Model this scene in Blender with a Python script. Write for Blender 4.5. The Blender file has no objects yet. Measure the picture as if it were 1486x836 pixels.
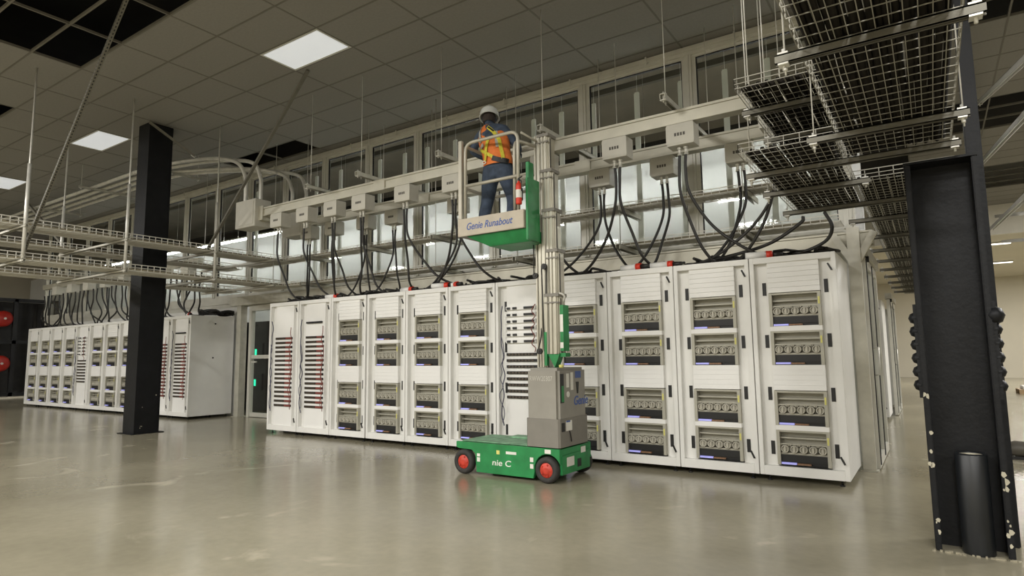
import bpy, bmesh, math, random
from math import sin, cos, pi, radians, sqrt
from mathutils import Vector, Matrix, Euler
random.seed(7)
scene = bpy.context.scene
COL = scene.collection

# ------------------------------------------------------------------ camera
cam_d = bpy.data.cameras.new('camera'); cam = bpy.data.objects.new('camera', cam_d); COL.objects.link(cam)
cam_d.sensor_width = 36.0; cam_d.lens = 900.0 / 1486.0 * 36.0
cam_d.clip_start = 0.05; cam_d.clip_end = 200
yaw, pitch, roll = radians(33.9), radians(6.3), radians(-0.7)
fw = Vector((-sin(yaw) * cos(pitch), cos(yaw) * cos(pitch), sin(pitch)))
rt = Vector((cos(yaw), sin(yaw), 0)); up = rt.cross(fw)
r2 = rt * cos(roll) + up * sin(roll); u2 = -rt * sin(roll) + up * cos(roll)
cam.matrix_world = Matrix(((r2.x, u2.x, -fw.x, 0), (r2.y, u2.y, -fw.y, 0), (r2.z, u2.z, -fw.z, 1.25), (0, 0, 0, 1)))
scene.camera = cam

# ------------------------------------------------------------------ world and exposure
w = bpy.data.worlds.new('world'); scene.world = w; w.use_nodes = True
w.node_tree.nodes['Background'].inputs[0].default_value = (1.0, 0.96, 0.88, 1)
w.node_tree.nodes['Background'].inputs[1].default_value = 0.12
vs = scene.view_settings
vs.view_transform = 'Standard'; vs.look = 'None'; vs.gamma = 1.0; vs.use_curve_mapping = False
vs.exposure = 0.0
PANEL_E = 0.45        # ceiling troffers
HALL_P = 262.0        # watts, troffers of the open hall behind the photographer
HOT_E = 21.0          # strip lights inside the glazed aisle

def area(name, loc, sx, sy, power, rot=(0, 0, 0), color=(1, .98, .945)):
    l = bpy.data.lights.new(name, 'AREA'); l.shape = 'RECTANGLE'; l.size = sx; l.size_y = sy
    l.energy = power; l.color = color
    o = bpy.data.objects.new(name, l); o.location = loc; o.rotation_euler = rot; COL.objects.link(o)
    return o
for iy, ly in enumerate((-8.5, -4.5, -0.6)):
    for ix, lx in enumerate((-21.0, -15.5, -10.0, -4.5, 1.0, 6.0)):
        area('hall_troffer_lamp', (lx, ly, 5.5), 1.2, 0.6, HALL_P)
for ly in (9.8, 14.2, 18.0):
    area('right_hall_lamp', (5.5, ly, 5.45), 1.2, 0.6, 420)
for lx, ly in ((3.5, 26.5), (3.5, 31.5), (9.5, 28.0), (-4.0, 28.0)):
    area('far_hall_fill', (lx, ly, 4.6), 2.4, 0.3, 240)  # extra lamps added to brighten the far hall and its wall

# ------------------------------------------------------------------ helpers
def lin(c):
    return tuple(((v / 255.0) / 12.92 if v / 255.0 <= 0.04045 else (((v / 255.0) + 0.055) / 1.055) ** 2.4) for v in c)
MATS = {}
def mat(name, rgb, rough=0.5, metal=0.0, var=0.06, scale=6.0, bump=0.0, bscale=80.0, emit=None, estr=0.0, spec=0.5, coat=0.0):
    if name in MATS: return MATS[name]
    m = bpy.data.materials.new(name); m.use_nodes = True
    nt = m.node_tree; b = nt.nodes['Principled BSDF']
    c = lin(rgb)
    b.inputs['Roughness'].default_value = rough; b.inputs['Metallic'].default_value = metal
    b.inputs['Specular IOR Level'].default_value = spec
    if coat: b.inputs['Coat Weight'].default_value = coat
    tc = nt.nodes.new('ShaderNodeTexCoord')
    n = nt.nodes.new('ShaderNodeTexNoise'); n.inputs['Scale'].default_value = scale; n.inputs['Detail'].default_value = 4
    nt.links.new(tc.outputs['Object'], n.inputs['Vector'])
    r = nt.nodes.new('ShaderNodeValToRGB')
    lo = tuple(max(0, v * (1 - var * 2)) for v in c); hi = tuple(min(1, v * (1 + var)) for v in c)
    r.color_ramp.elements[0].position = 0.3; r.color_ramp.elements[1].position = 0.7
    r.color_ramp.elements[0].color = (*lo, 1); r.color_ramp.elements[1].color = (*hi, 1)
    nt.links.new(n.outputs['Fac'], r.inputs['Fac']); nt.links.new(r.outputs['Color'], b.inputs['Base Color'])
    if bump:
        n2 = nt.nodes.new('ShaderNodeTexNoise'); n2.inputs['Scale'].default_value = bscale
        nt.links.new(tc.outputs['Object'], n2.inputs['Vector'])
        bp = nt.nodes.new('ShaderNodeBump'); bp.inputs['Strength'].default_value = bump; bp.inputs['Distance'].default_value = 0.01
        nt.links.new(n2.outputs['Fac'], bp.inputs['Height']); nt.links.new(bp.outputs['Normal'], b.inputs['Normal'])
    if emit:
        b.inputs['Emission Color'].default_value = (*lin(emit), 1); b.inputs['Emission Strength'].default_value = estr
    MATS[name] = m; return m

def floor_mat():
    m = bpy.data.materials.new('polished_concrete'); m.use_nodes = True
    nt = m.node_tree; b = nt.nodes['Principled BSDF']; L = nt.links.new
    tc = nt.nodes.new('ShaderNodeTexCoord')
    n1 = nt.nodes.new('ShaderNodeTexNoise'); n1.inputs['Scale'].default_value = 0.55; n1.inputs['Detail'].default_value = 6; n1.inputs['Roughness'].default_value = .6
    n2 = nt.nodes.new('ShaderNodeTexNoise'); n2.inputs['Scale'].default_value = 14; n2.inputs['Detail'].default_value = 5
    n3 = nt.nodes.new('ShaderNodeTexNoise'); n3.inputs['Scale'].default_value = 1.3; n3.inputs['Detail'].default_value = 8; n3.inputs['Distortion'].default_value = 1.2
    for n in (n1, n2, n3): L(tc.outputs['Object'], n.inputs['Vector'])
    r1 = nt.nodes.new('ShaderNodeValToRGB'); e = r1.color_ramp.elements
    e[0].position = .3; e[0].color = (*lin((137, 131, 111)), 1); e[1].position = .72; e[1].color = (*lin((163, 156, 134)), 1)
    L(n1.outputs['Fac'], r1.inputs['Fac'])
    r3 = nt.nodes.new('ShaderNodeValToRGB'); e = r3.color_ramp.elements
    e[0].position = .62; e[0].color = (0, 0, 0, 1); e[1].position = .8; e[1].color = (1, 1, 1, 1)
    L(n3.outputs['Fac'], r3.inputs['Fac'])
    mx = nt.nodes.new('ShaderNodeMixRGB'); mx.inputs[2].default_value = (*lin((196, 188, 166)), 1)
    L(r3.outputs['Color'], mx.inputs[0]); L(r1.outputs['Color'], mx.inputs[1])
    mx2 = nt.nodes.new('ShaderNodeMixRGB'); mx2.blend_type = 'MULTIPLY'; mx2.inputs[0].default_value = .22
    L(mx.outputs[0], mx2.inputs[1]); L(n2.outputs['Fac'], mx2.inputs[2]); L(mx2.outputs[0], b.inputs['Base Color'])
    mr = nt.nodes.new('ShaderNodeMapRange'); mr.inputs[3].default_value = .12; mr.inputs[4].default_value = .26
    L(n1.outputs['Fac'], mr.inputs[0]); L(mr.outputs[0], b.inputs['Roughness'])
    b.inputs['Specular IOR Level'].default_value = .5
    return m
def glass_mat(name, tint=(.93, .95, .93), gloss=0.10):
    m = bpy.data.materials.new(name); m.use_nodes = True; nt = m.node_tree; L = nt.links.new
    nt.nodes.remove(nt.nodes['Principled BSDF']); out = nt.nodes['Material Output']
    t = nt.nodes.new('ShaderNodeBsdfTransparent'); t.inputs[0].default_value = (*tint, 1)
    g = nt.nodes.new('ShaderNodeBsdfGlossy'); g.inputs['Roughness'].default_value = .03
    f = nt.nodes.new('ShaderNodeFresnel'); f.inputs[0].default_value = 1.45
    ge = nt.nodes.new('ShaderNodeNewGeometry'); inv = nt.nodes.new('ShaderNodeMath'); inv.operation = 'SUBTRACT'; inv.inputs[0].default_value = 1.0; L(ge.outputs['Backfacing'], inv.inputs[1])
    mu = nt.nodes.new('ShaderNodeMath'); mu.operation = 'MULTIPLY'; L(f.outputs[0], mu.inputs[0]); L(inv.outputs[0], mu.inputs[1])
    mx = nt.nodes.new('ShaderNodeMixShader'); L(mu.outputs[0], mx.inputs[0]); L(t.outputs[0], mx.inputs[1]); L(g.outputs[0], mx.inputs[2]); L(mx.outputs[0], out.inputs[0])
    MATS[name] = m; return m

WHITE = mat('white_rack_paint', (229, 228, 223), .38, var=.02, scale=3)
PANELW = mat('white_blank_panel', (234, 233, 229), .45, var=.015, scale=3)
SERV = mat('server_sheet_metal', (172, 169, 155), .45, .1, var=.05)
FANM = mat('fan_module_grey', (178, 174, 160), .4, .1, var=.05)
DARK = mat('black_plastic', (24, 24, 24), .5, var=.1)
BLUE = mat('blue_status_light', (164, 164, 222), .4, emit=(160, 160, 240), estr=.45)
ORNG = mat('orange_port_row', (138, 104, 78), .5, var=.2, scale=60)
YELL = mat('yellow_sticker', (216, 210, 120), .5, var=.05)
STEEL = mat('galvanised_steel', (208, 206, 197), .34, .25, var=.08, scale=9)
STRUT = mat('strut_channel', (196, 193, 180), .42, .35, var=.06, scale=9)
WIRE = mat('tray_wire', (216, 213, 202), .45, .05, var=.05)
WIRED = mat('shaded_tray_wire', (152, 149, 137), .5, .3, var=.06)  # darker copy of the tray wire: shade of the right trays put into colour
STRUTD = mat('dull_shaded_strut', (112, 109, 98), .5, .3, var=.08)  # shade under the right trays put into colour; sway braces share the dull tone
CABDK = mat('dark_brown_cable', (38, 35, 31), .95, var=.2, spec=.1)
ALU = mat('window_aluminium', (208, 206, 196), .38, .25, var=.03)
BUSW = mat('busway_aluminium', (190, 186, 170), .4, .45, var=.05, scale=4)
BOXG = mat('tap_box_grey', (198, 195, 184), .5, var=.03)
CABLE = mat('black_cable', (38, 36, 33), .5, var=.15)
CABG = mat('grey_cable', (84, 80, 72), .5, var=.15)
BLACKP = mat('black_column_paint', (22, 23, 25), .5, var=.16, scale=5, bump=.2, bscale=30, spec=.25)
CHIP = mat('bare_primer_chip', (176, 170, 150), .6, var=.1)
TILE = mat('ceiling_tile', (131, 128, 121), .9, var=.03, scale=30)
GRID = mat('ceiling_grid_bar', (104, 100, 90), .7, var=.03)
DECK = mat('dark_roof_deck', (34, 31, 28), .9, var=.2, scale=2)
WALL = mat('painted_wall', (214, 207, 188), .7, var=.02, scale=.7)
TROF = mat('troffer_diffuser', (235, 238, 240), .5, emit=(236, 240, 244), estr=PANEL_E)
STRIPL = mat('strip_light_diffuser', (240, 240, 240), .5, emit=(252, 252, 252), estr=HOT_E)
RSTRIP = mat('hall_strip_light', (240, 240, 236), .5, emit=(255, 248, 235), estr=3.0)
GREEN = mat('green_lift_paint', (38, 132, 72), .42, var=.12, scale=7)
GREEND = mat('green_worn_deck', (122, 164, 130), .55, var=.2, scale=12)
LIFTG = mat('grey_lift_cover', (146, 142, 132), .5, var=.04)
LIFTG2 = mat('grey_lift_skirt', (126, 122, 113), .5, var=.05)
MASTA = mat('mast_aluminium', (192, 188, 174), .34, .55, var=.05, scale=5)
RAILG = mat('guard_rail_grey', (182, 177, 162), .42, .2, var=.06)
TOEB = mat('toe_board_grey', (186, 176, 158), .5, var=.06)
RUBB = mat('grey_black_rubber', (52, 50, 47), .75, var=.15, scale=20)
REDH = mat('red_wheel_hub', (196, 62, 44), .5, var=.12, scale=20)
RED = mat('red_cap', (214, 58, 36), .45, var=.08)
WSTK = mat('white_decal', (224, 222, 212), .5, var=.04)
BLUET = mat('blue_lettering', (66, 92, 156), .5, var=.05)
WHITET = mat('white_lettering', (222, 226, 214), .5, var=.05)
VEST = mat('orange_vest', (220, 120, 56), .8, var=.1, scale=14, bump=.3, bscale=25)
REFL = mat('silver_reflective_tape', (178, 176, 168), .5, var=.05)
LIME = mat('yellow_webbing', (206, 196, 62), .7, var=.1, scale=40)
NAVY = mat('navy_shirt', (38, 42, 62), .85, var=.15, scale=16, bump=.3, bscale=25)
JEAN = mat('blue_jeans', (62, 74, 92), .85, var=.2, scale=14, bump=.3, bscale=22)
SKIN = mat('skin', (178, 128, 100), .6, var=.05)
HAIR = mat('dark_hair', (48, 38, 32), .8, var=.2, scale=40)
HAT = mat('white_hard_hat', (206, 208, 204), .32, var=.02)
BOOT = mat('brown_work_boot', (74, 58, 44), .7, var=.15)
GLASS = glass_mat('window_glass')
GLOW = mat('green_indicator', (60, 220, 170), .4, emit=(40, 220, 160), estr=2.0)
MACH = mat('dark_machine_paint', (40, 38, 35), .5, var=.25, scale=4)
WOOD = mat('pallet_wood', (168, 142, 106), .7, var=.12, scale=10)
REDC = mat('red_patch_cable', (124, 58, 48), .5, var=.1)
BLUC = mat('blue_patch_cable', (62, 62, 88), .5, var=.1)
OLIVE = mat('brown_terminal_block', (74, 62, 48), .5, var=.2, scale=60)

class MB:
    def __init__(s): s.v = []; s.f = []; s.m = []; s.s = []
    def quad(s, a, b, c, d, m=0):
        i = len(s.v); s.v += [a, b, c, d]; s.f.append((i, i + 1, i + 2, i + 3)); s.m.append(m); s.s.append(False); return s
    def box(s, x0, x1, y0, y1, z0, z1, m=0, M=None):
        p = [(x0, y0, z0), (x1, y0, z0), (x1, y1, z0), (x0, y1, z0), (x0, y0, z1), (x1, y0, z1), (x1, y1, z1), (x0, y1, z1)]
        if M is not None: p = [tuple(M @ Vector(q)) for q in p]
        i = len(s.v); s.v += p
        for q in ((0, 3, 2, 1), (4, 5, 6, 7), (0, 1, 5, 4), (1, 2, 6, 5), (2, 3, 7, 6), (3, 0, 4, 7)):
            s.f.append(tuple(i + k for k in q)); s.m.append(m); s.s.append(False)
        return s
    def tube(s, path, r, n=8, m=0, cap=True, closed=False):
        P = [Vector(p) for p in path]; N = len(P); rr = r if isinstance(r, (list, tuple)) else [r] * N
        i0 = len(s.v); ref = None
        for k in range(N):
            a = P[k - 1] if (k > 0 or closed) else P[k]; b = P[(k + 1) % N] if (k < N - 1 or closed) else P[k]
            t = (b - a).normalized()
            if ref is None:
                ref = Vector((0, 0, 1)) if abs(t.z) < .9 else Vector((1, 0, 0))
            u = (ref - t * ref.dot(t))
            if u.length < 1e-5: u = t.orthogonal()
            u.normalize(); v = t.cross(u); ref = u
            for j in range(n):
                an = 2 * pi * (j + .5) / n; q = P[k] + (u * cos(an) + v * sin(an)) * rr[k]; s.v.append(tuple(q))
        for k in range(N if closed else N - 1):
            k2 = (k + 1) % N
            for j in range(n):
                j2 = (j + 1) % n
                s.f.append((i0 + k * n + j, i0 + k * n + j2, i0 + k2 * n + j2, i0 + k2 * n + j)); s.m.append(m); s.s.append(n > 4)
        if cap and not closed:
            s.f.append(tuple(i0 + j for j in range(n))[::-1]); s.m.append(m); s.s.append(False)
            s.f.append(tuple(i0 + (N - 1) * n + j for j in range(n))); s.m.append(m); s.s.append(False)
        return s
    def cyl(s, p0, p1, r, n=12, m=0, r1=None):
        return s.tube([p0, p1], [r, r if r1 is None else r1], n, m)
    def bar(s, p0, p1, wd, ht, m=0, ref=(0, 0, 1)):
        p0 = Vector(p0); p1 = Vector(p1); t = (p1 - p0); L = t.length; t.normalize()
        rf = Vector(ref); u = rf.cross(t)
        if u.length < 1e-4: u = Vector((1, 0, 0)).cross(t)
        u.normalize(); v = t.cross(u)
        M = Matrix(((u.x, v.x, t.x, p0.x), (u.y, v.y, t.y, p0.y), (u.z, v.z, t.z, p0.z), (0, 0, 0, 1)))
        return s.box(-wd / 2, wd / 2, -ht / 2, ht / 2, 0, L, m, M)
    def prism(s, poly, axis, a, b, m=0):
        n = len(poly); i = len(s.v)
        for d in (a, b):
            for (p, q) in poly:
                s.v.append({'x': (d, p, q), 'y': (p, d, q), 'z': (p, q, d)}[axis])
        for k in range(n):
            k2 = (k + 1) % n; s.f.append((i + k, i + k2, i + n + k2, i + n + k)); s.m.append(m); s.s.append(False)
        s.f.append(tuple(i + k for k in range(n))[::-1]); s.m.append(m); s.s.append(False)
        s.f.append(tuple(i + n + k for k in range(n))); s.m.append(m); s.s.append(False)
        return s
    def lathe(s, prof, n=24, m=0, M=None, mats=None):
        i0 = len(s.v)
        for (r, z) in prof:
            for j in range(n):
                an = 2 * pi * j / n; p = Vector((r * cos(an), r * sin(an), z))
                s.v.append(tuple(M @ p) if M is not None else tuple(p))
        for k in range(len(prof) - 1):
            for j in range(n):
                j2 = (j + 1) % n
                s.f.append((i0 + k * n + j, i0 + k * n + j2, i0 + (k + 1) * n + j2, i0 + (k + 1) * n + j)); s.m.append(mats[k] if mats else m); s.s.append(True)
        return s
    def mesh(s, name, mats, bevel=0.0):
        me = bpy.data.meshes.new(name); me.from_pydata([tuple(v) for v in s.v], [], s.f)
        for m in (mats if isinstance(mats, (list, tuple)) else [mats]): me.materials.append(m)
        me.polygons.foreach_set('material_index', s.m); me.polygons.foreach_set('use_smooth', s.s)
        bm = bmesh.new(); bm.from_mesh(me)
        bmesh.ops.recalc_face_normals(bm, faces=bm.faces)
        if bevel:
            ed = [e for e in bm.edges if len(e.link_faces) == 2 and e.calc_face_angle(0) > .6]
            bmesh.ops.bevel(bm, geom=ed, offset=bevel, segments=2, affect='EDGES', clamp_overlap=True)
        bm.to_mesh(me); bm.free(); me.update(); return me

def link(name, me, parent=None, loc=(0, 0, 0), rot=(0, 0, 0)):
    o = bpy.data.objects.new(name, me); COL.objects.link(o); o.location = loc; o.rotation_euler = rot
    if parent is not None: o.parent = parent
    return o
def build(mb, name, mats, parent=None, loc=(0, 0, 0), rot=(0, 0, 0), bevel=0.0):
    return link(name, mb.mesh(name, mats, bevel), parent, loc, rot)
def tag(o, label, cat, group=None):
    o['label'] = label; o['category'] = cat
    if group: o['group'] = group
    return o
def thing(name, label, cat, loc=(0, 0, 0), rotz=0, group=None):
    o = bpy.data.objects.new(name, None); COL.objects.link(o); o.location = loc; o.rotation_euler = (0, 0, rotz); o.empty_display_size = .1
    return tag(o, label, cat, group)
def struct(o): o['kind'] = 'structure'; return o
def spline(pts, k=8):
    P = [Vector(p) for p in pts]; P = [P[0] * 2 - P[1]] + P + [P[-1] * 2 - P[-2]]; out = []
    for i in range(1, len(P) - 2):
        for j in range(k):
            t = j / k; a, b, c, d = P[i - 1], P[i], P[i + 1], P[i + 2]
            out.append(.5 * ((2 * b) + (c - a) * t + (2 * a - 5 * b + 4 * c - d) * t * t + (3 * b - a - 3 * c + d) * t ** 3))
    out.append(P[-2]); return out
def text(name, body, size, m, parent, loc, rot, shear=0.0, ext=0.0015, width=None):
    c = bpy.data.curves.new(name, 'FONT'); c.body = body; c.size = size; c.extrude = ext; c.shear = shear; c.offset = size * .012
    o = bpy.data.objects.new(name, c); COL.objects.link(o)
    dg = bpy.context.evaluated_depsgraph_get(); me = bpy.data.meshes.new_from_object(o.evaluated_get(dg))
    bpy.data.objects.remove(o); me.materials.clear(); me.materials.append(m)
    o = link(name, me, parent, loc, rot)
    if width:
        xs = [v.co.x for v in me.vertices]; f = width / (max(xs) - min(xs))
        for v in me.vertices: v.co.x *= f
    return o
ORD = ['first', 'second', 'third', 'fourth', 'fifth', 'sixth', 'seventh', 'eighth', 'ninth', 'tenth', 'eleventh', 'twelfth', 'thirteenth', 'fourteenth']

# ================================================================== SETTING
CZ = 5.55
fl = MB().quad((-34, -13, 0), (16, -13, 0), (16, 37, 0), (-34, 37, 0))
struct(build(fl, 'floor', floor_mat()))
# walls of the hall
struct(build(MB().box(-34, 16, 36.5, 36.8, 0, 7), 'wall_far', WALL))
struct(build(MB().box(-34, -33.7, -13, 36.5, 0, 7), 'wall_left', WALL))
struct(build(MB().box(15.7, 16, -13, 36.5, 0, 7), 'wall_right', WALL))
struct(build(MB().box(-34, 16, -13.3, -13, 0, 7), 'wall_behind', WALL))
# ceiling: dark deck above, tiles in a grid below
ceil = struct(build(MB().box(-34, 16, -13.3, 36.8, 6.9, 7.0), 'ceiling', DECK))
GX0, GY0, PX, PY = -6.37, 4.97, 1.25, 0.62
def cell(i, j): return GX0 + i * PX, GX0 + (i + 1) * PX, GY0 + j * PY, GY0 + (j + 1) * PY
lights_cells = {(-1, 0), (-6, 0), (-10, 0)}
def is_hole(x, y):
    if -12.7 < x < -10.05 + 0.0 and y < 3.74 and False: return True
    if x > -10.1 and x < -5.2 and y < 3.72 and y > 1.2: return True          # torn out field top left
    if -13.9 < x < -12.6 and 3.1 < y < 3.75: return True
    if -12.7 < x < -10.1 and y < 3.1 and y > 1.8 and False: return True
    if -12.65 < x < -10.1 and 7.5 < y < 8.3: return True                      # gap by the window wall
    if y > 8.5 and x < -0.6: return True                                      # hot aisle has no tiles
    if y > 8.5 and x < -.2 and y < 15: return True
    if 8.5 < y < 10.0: return True
    if 13.2 < y < 15.1: return True
    if 18.0 < y < 20.6: return True
    return False
tile_me = MB().box(0.006, PX - .006, .006, PY - .006, 0, .018).mesh('tile', TILE)
def inview(x, y, z):
    c = Vector((x, y, z - 1.25)); d = c.dot(fw)
    if d < .3: return None
    px = 743 + 900 * c.dot(r2) / d; py = 418 - 900 * c.dot(u2) / d
    return d if (-60 < px < 1546 and -60 < py < 896) else None
cand = []; rest = MB(); gridb = MB(); rails = set()
for i in range(-21, 17):
    for j in range(-28, 29):
        x0, x1, y0, y1 = cell(i, j)
        if y0 > 22.6: continue
        xc, yc = (x0 + x1) / 2, (y0 + y1) / 2
        hole = is_hole(xc, yc)
        if yc > 8.5 and xc < -0.6: continue
        rails.add(('x', i, j)); rails.add(('x', i, j + 1)); rails.add(('y', i, j)); rails.add(('y', i + 1, j))
        if hole or (i, j) in lights_cells: continue
        vis = [inview(a, b, CZ) for a in (x0, xc, x1) for b in (y0, yc, y1)]; vis = [v for v in vis if v]
        cand.append((min(vis) if vis else 999 + abs(xc) + abs(yc), x0, y0))
cand.sort()
for n, (d, x0, y0) in enumerate(cand):
    if n < 290 and d < 900: link('tile', tile_me, ceil, (x0, y0, CZ))
    else: rest.box(x0 + .012, x0 + PX - .012, y0 + .012, y0 + PY - .012, CZ, CZ + .018)
o = build(rest, 'tile_field', TILE, ceil); o['kind'] = 'stuff'
for (a, i, j) in rails:
    x0, x1, y0, y1 = cell(i, j)
    if a == 'x': gridb.box(x0, x1, y0 - .012, y0 + .012, CZ - .004, CZ + .03)
    else: gridb.box(x0 - .012, x0 + .012, y0, y1, CZ - .003, CZ + .03)
build(gridb, 'ceiling_grid', GRID, ceil)
# lowered far ceiling with its fascia
struct(build(MB().box(-34, 16, 23.0, 23.15, 4.66, 6.9), 'trim_1', mat('fascia_white', (226, 222, 210), .6, var=.02)))
struct(build(MB().box(-34, 16, 23.15, 36.5, 4.66, 4.76), 'ceiling_lowered', WALL))
# troffers
tf_frame = MB()
for (a, b, c, d) in ((0.01, PX - .01, .01, .04), (.01, PX - .01, PY - .04, PY - .01), (.01, .04, .04, PY - .04), (PX - .04, PX - .01, .04, PY - .04)): tf_frame.box(a, b, c, d, -.006, .05)
tf_frame_me = tf_frame.mesh('frame', ALU)
tf_diff_me = MB().box(.04, PX - .04, .04, PY - .04, .0, .02).mesh('diffuser', TROF)
for (i, j), lab in zip(((-1, 0), (-6, 0), (-10, 0)), ('largest square ceiling light panel, high above the lift', 'bright ceiling light panel just left of the left black column top', 'ceiling light panel at the far left edge above the wire trays')):
    x0, x1, y0, y1 = cell(i, j); t = thing('ceiling_light', lab, 'ceiling light', (x0, y0, CZ), 0, 'recessed ceiling light panels')
    link('frame', tf_frame_me, t); link('diffuser', tf_diff_me, t)

# ------------------------------------------------------------------ glazed wall above the racks
WY = 8.3
mull = [-24.0, -22.6, -21.2, -19.8, -18.4, -17.0, -15.6, -14.2, -12.85, -11.55, -10.25, -8.95, -7.65, -5.93, -4.2, -2.55, -0.72]
ww = struct(build(MB().box(-24.1, -0.64, WY, WY + .08, 2.55, 2.72).box(-24.1, -9.9, WY + .02, WY + .06, 2.45, 2.55), 'wall_glazed', ALU))
build(MB().box(-24.1, -0.64, WY - .03, WY + .1, 5.42, 5.55).box(-24.1, -0.64, WY - .055, WY - .03, 5.47, 5.53), 'top_rail', ALU, ww, bevel=.006)
for x in mull:
    build(MB().box(x - .075, x + .075, WY, WY + .08, 2.72, 5.42).box(x - .045, x + .045, WY - .035, WY, 2.72, 5.42).box(x - .012, x + .012, WY - .05, WY - .035, 2.72, 5.42), 'mullion', ALU, ww)
for n, (a, b) in enumerate(zip(mull[:-1], mull[1:])):
    wn = struct(build(MB().box(a + .085, b - .085, WY + .03, WY + .036, 2.76, 5.38), 'window_%d' % (n + 1), GLASS))
    fr = MB()
    for (p, q, r_, s_) in ((a + .075, b - .075, 2.72, 2.76), (a + .075, b - .075, 5.38, 5.42), (a + .075, a + .1, 2.76, 5.38), (b - .1, b - .075, 2.76, 5.38)):
        fr.box(p, q, WY + .005, WY + .06, r_, s_)
    build(fr, 'window_frame', ALU, wn)
    g2 = MB()
    for (p, q, r_, s_) in ((a + .1, b - .1, 5.365, 5.38), (a + .1, a + .112, 2.76, 5.365), (b - .112, b - .1, 2.76, 5.365)):
        g2.box(p, q, WY + .015, WY + .045, r_, s_)
    build(g2, 'gasket', DARK, wn)
for k in range(12):
    x = -1.9 - k * 1.25
    build(MB().box(x - .012, x + .012, WY - .07, WY - .055, 5.44, 5.56).box(x - .012, x + .03, WY - .075, WY - .055, 5.45, 5.465), 'clip', ALU, ww)
struct(build(MB().box(-32, -0.64, WY + .0, WY + .1, 5.58, 6.9), 'wall_bulkhead', DECK))
# solid lower containment panels behind the rack rows
for (a, b, n) in ((-21.9, -13.1, 'wall_containment_left'), (-9.5, -0.72, 'wall_containment_main')):
    struct(build(MB().box(a, b, WY, WY + .06, 0, 2.45), n, WHITE))
struct(build(MB().box(-32, -0.7, 10.45, 10.55, 0, 4.75), 'wall_hot_aisle', mat('white_aisle_wall', (226, 226, 224), .6, var=.03, scale=1.2)))
n = 0
for zz, row in ((4.5, 'long'),):
    for k in range(9):
        x = -2.2 - k * 2.5
        t = thing('strip_light', 'glowing %s strip light behind the glazed wall, %s from the right' % (row, ORD[k]), 'strip light', (x, 9.75, zz), 0, 'strip lights inside the glazed aisle')
        build(MB().box(-1.2, 1.2, -.05, .05, 0.03, .07), 'housing', ALU, t); build(MB().box(-1.19, 1.19, -.05, .05, 0, .03), 'diffuser', STRIPL, t); build(MB().box(-1.15, 1.15, -.008, .008, .07, .076), 'ceiling_fill_strip', STRIPL, t)  # glowing top strip added to brighten the aisle ceiling
        build(MB().cyl((-.9, 0, .07), (-.9, 0, 6.2 - zz), .003, 5).cyl((.9, 0, .07), (.9, 0, 6.2 - zz), .003, 5), 'hanger', STEEL, t)
struct(build(MB().box(-32, -0.9, 8.45, 13.5, 6.2, 6.3), 'ceiling_hot_aisle', mat('brown_aisle_ceiling', (140, 132, 118), .9, var=.08, scale=1.5)))
# struts hanging behind the glass
for n, x in enumerate((-1.0, -1.62, -2.2, -2.85, -3.55, -4.3, -4.9, -5.45, -6.6, -7.2, -7.9, -8.5, -9.2, -10.4, -11.2, -12.3, -13.4)):
    t = tag(build(MB().box(-.032, .032, -.02, .02, 0, 2.72).box(-.04, .04, -.028, -.02, 0.3, 2.70).cyl((0, 0, 2.72), (0, 0, 3.58), .003, 5), 'hanger_strut', WHITE, None, (x, 8.86, 2.62)),
            'white strut standing behind the glazed wall, %s from the right' % (ORD[n] if n < 14 else 'farther left %d' % (n + 1)), 'strut', 'struts behind the glass')
    if n >= 14: t['label'] = ['white strut behind the glass right of the left column', 'white strut behind the glass beside the conduit bends', 'white strut behind the glass at the far left end'][n - 14]
for n, (ya, x0) in enumerate(((8.95, -1.2), (9.9, -1.2))):
    tag(build(MB().box(-24, x0, ya, ya + .08, 5.7 + n * .25, 5.8 + n * .25), 'roof_beam', GRID),
        ['steel beam above the glazed aisle, nearer of two', 'steel beam above the glazed aisle, farther of two'][n], 'beam')

# ------------------------------------------------------------------ racks
RD = 1.0; RH = 2.22; RW = 0.80
def rack_frame():
    b = MB()
    b.box(0.003, .045, 0, RD, .06, RH).box(RW - .045, RW - .003, 0, RD, .06, RH)       # sides
    b.box(.045, RW - .045, 0, RD, RH - .06, RH).box(.045, RW - .045, 0, RD, .06, .15)       # top, bottom
    b.box(.03, RW - .03, RD - .02, RD, .15, RH - .06)                                  # back
    return b.mesh('frame', WHITE, bevel=.003)
ME = {}
ME['frame'] = rack_frame()
ME['rail_l'] = MB().box(.045, .17, .065, .10, .15, RH - .06).mesh('mounting_rail', WHITE)
ME['rail_r'] = MB().box(.645, .755, .065, .10, .15, RH - .06).mesh('mounting_rail', WHITE)
ME['foot'] = MB().cyl((0, 0, 0), (0, 0, .012), .024, 8).cyl((0, 0, .012), (0, 0, .06), .01, 6).mesh('foot', DARK)
ME['slot'] = MB().box(-.018, .018, -.006, .02, -.065, .065).mesh('cable_slot', DARK)
ME['latch'] = MB().bar((-.018, -.012, .04), (.016, -.02, -.03), .014, .014).mesh('latch', DARK)
ME['blank'] = MB().box(.17, .645, .015, .13, .001, .0505).mesh('blank_panel', PANELW, bevel=.0012)
SW, SH = .475, .335
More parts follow.
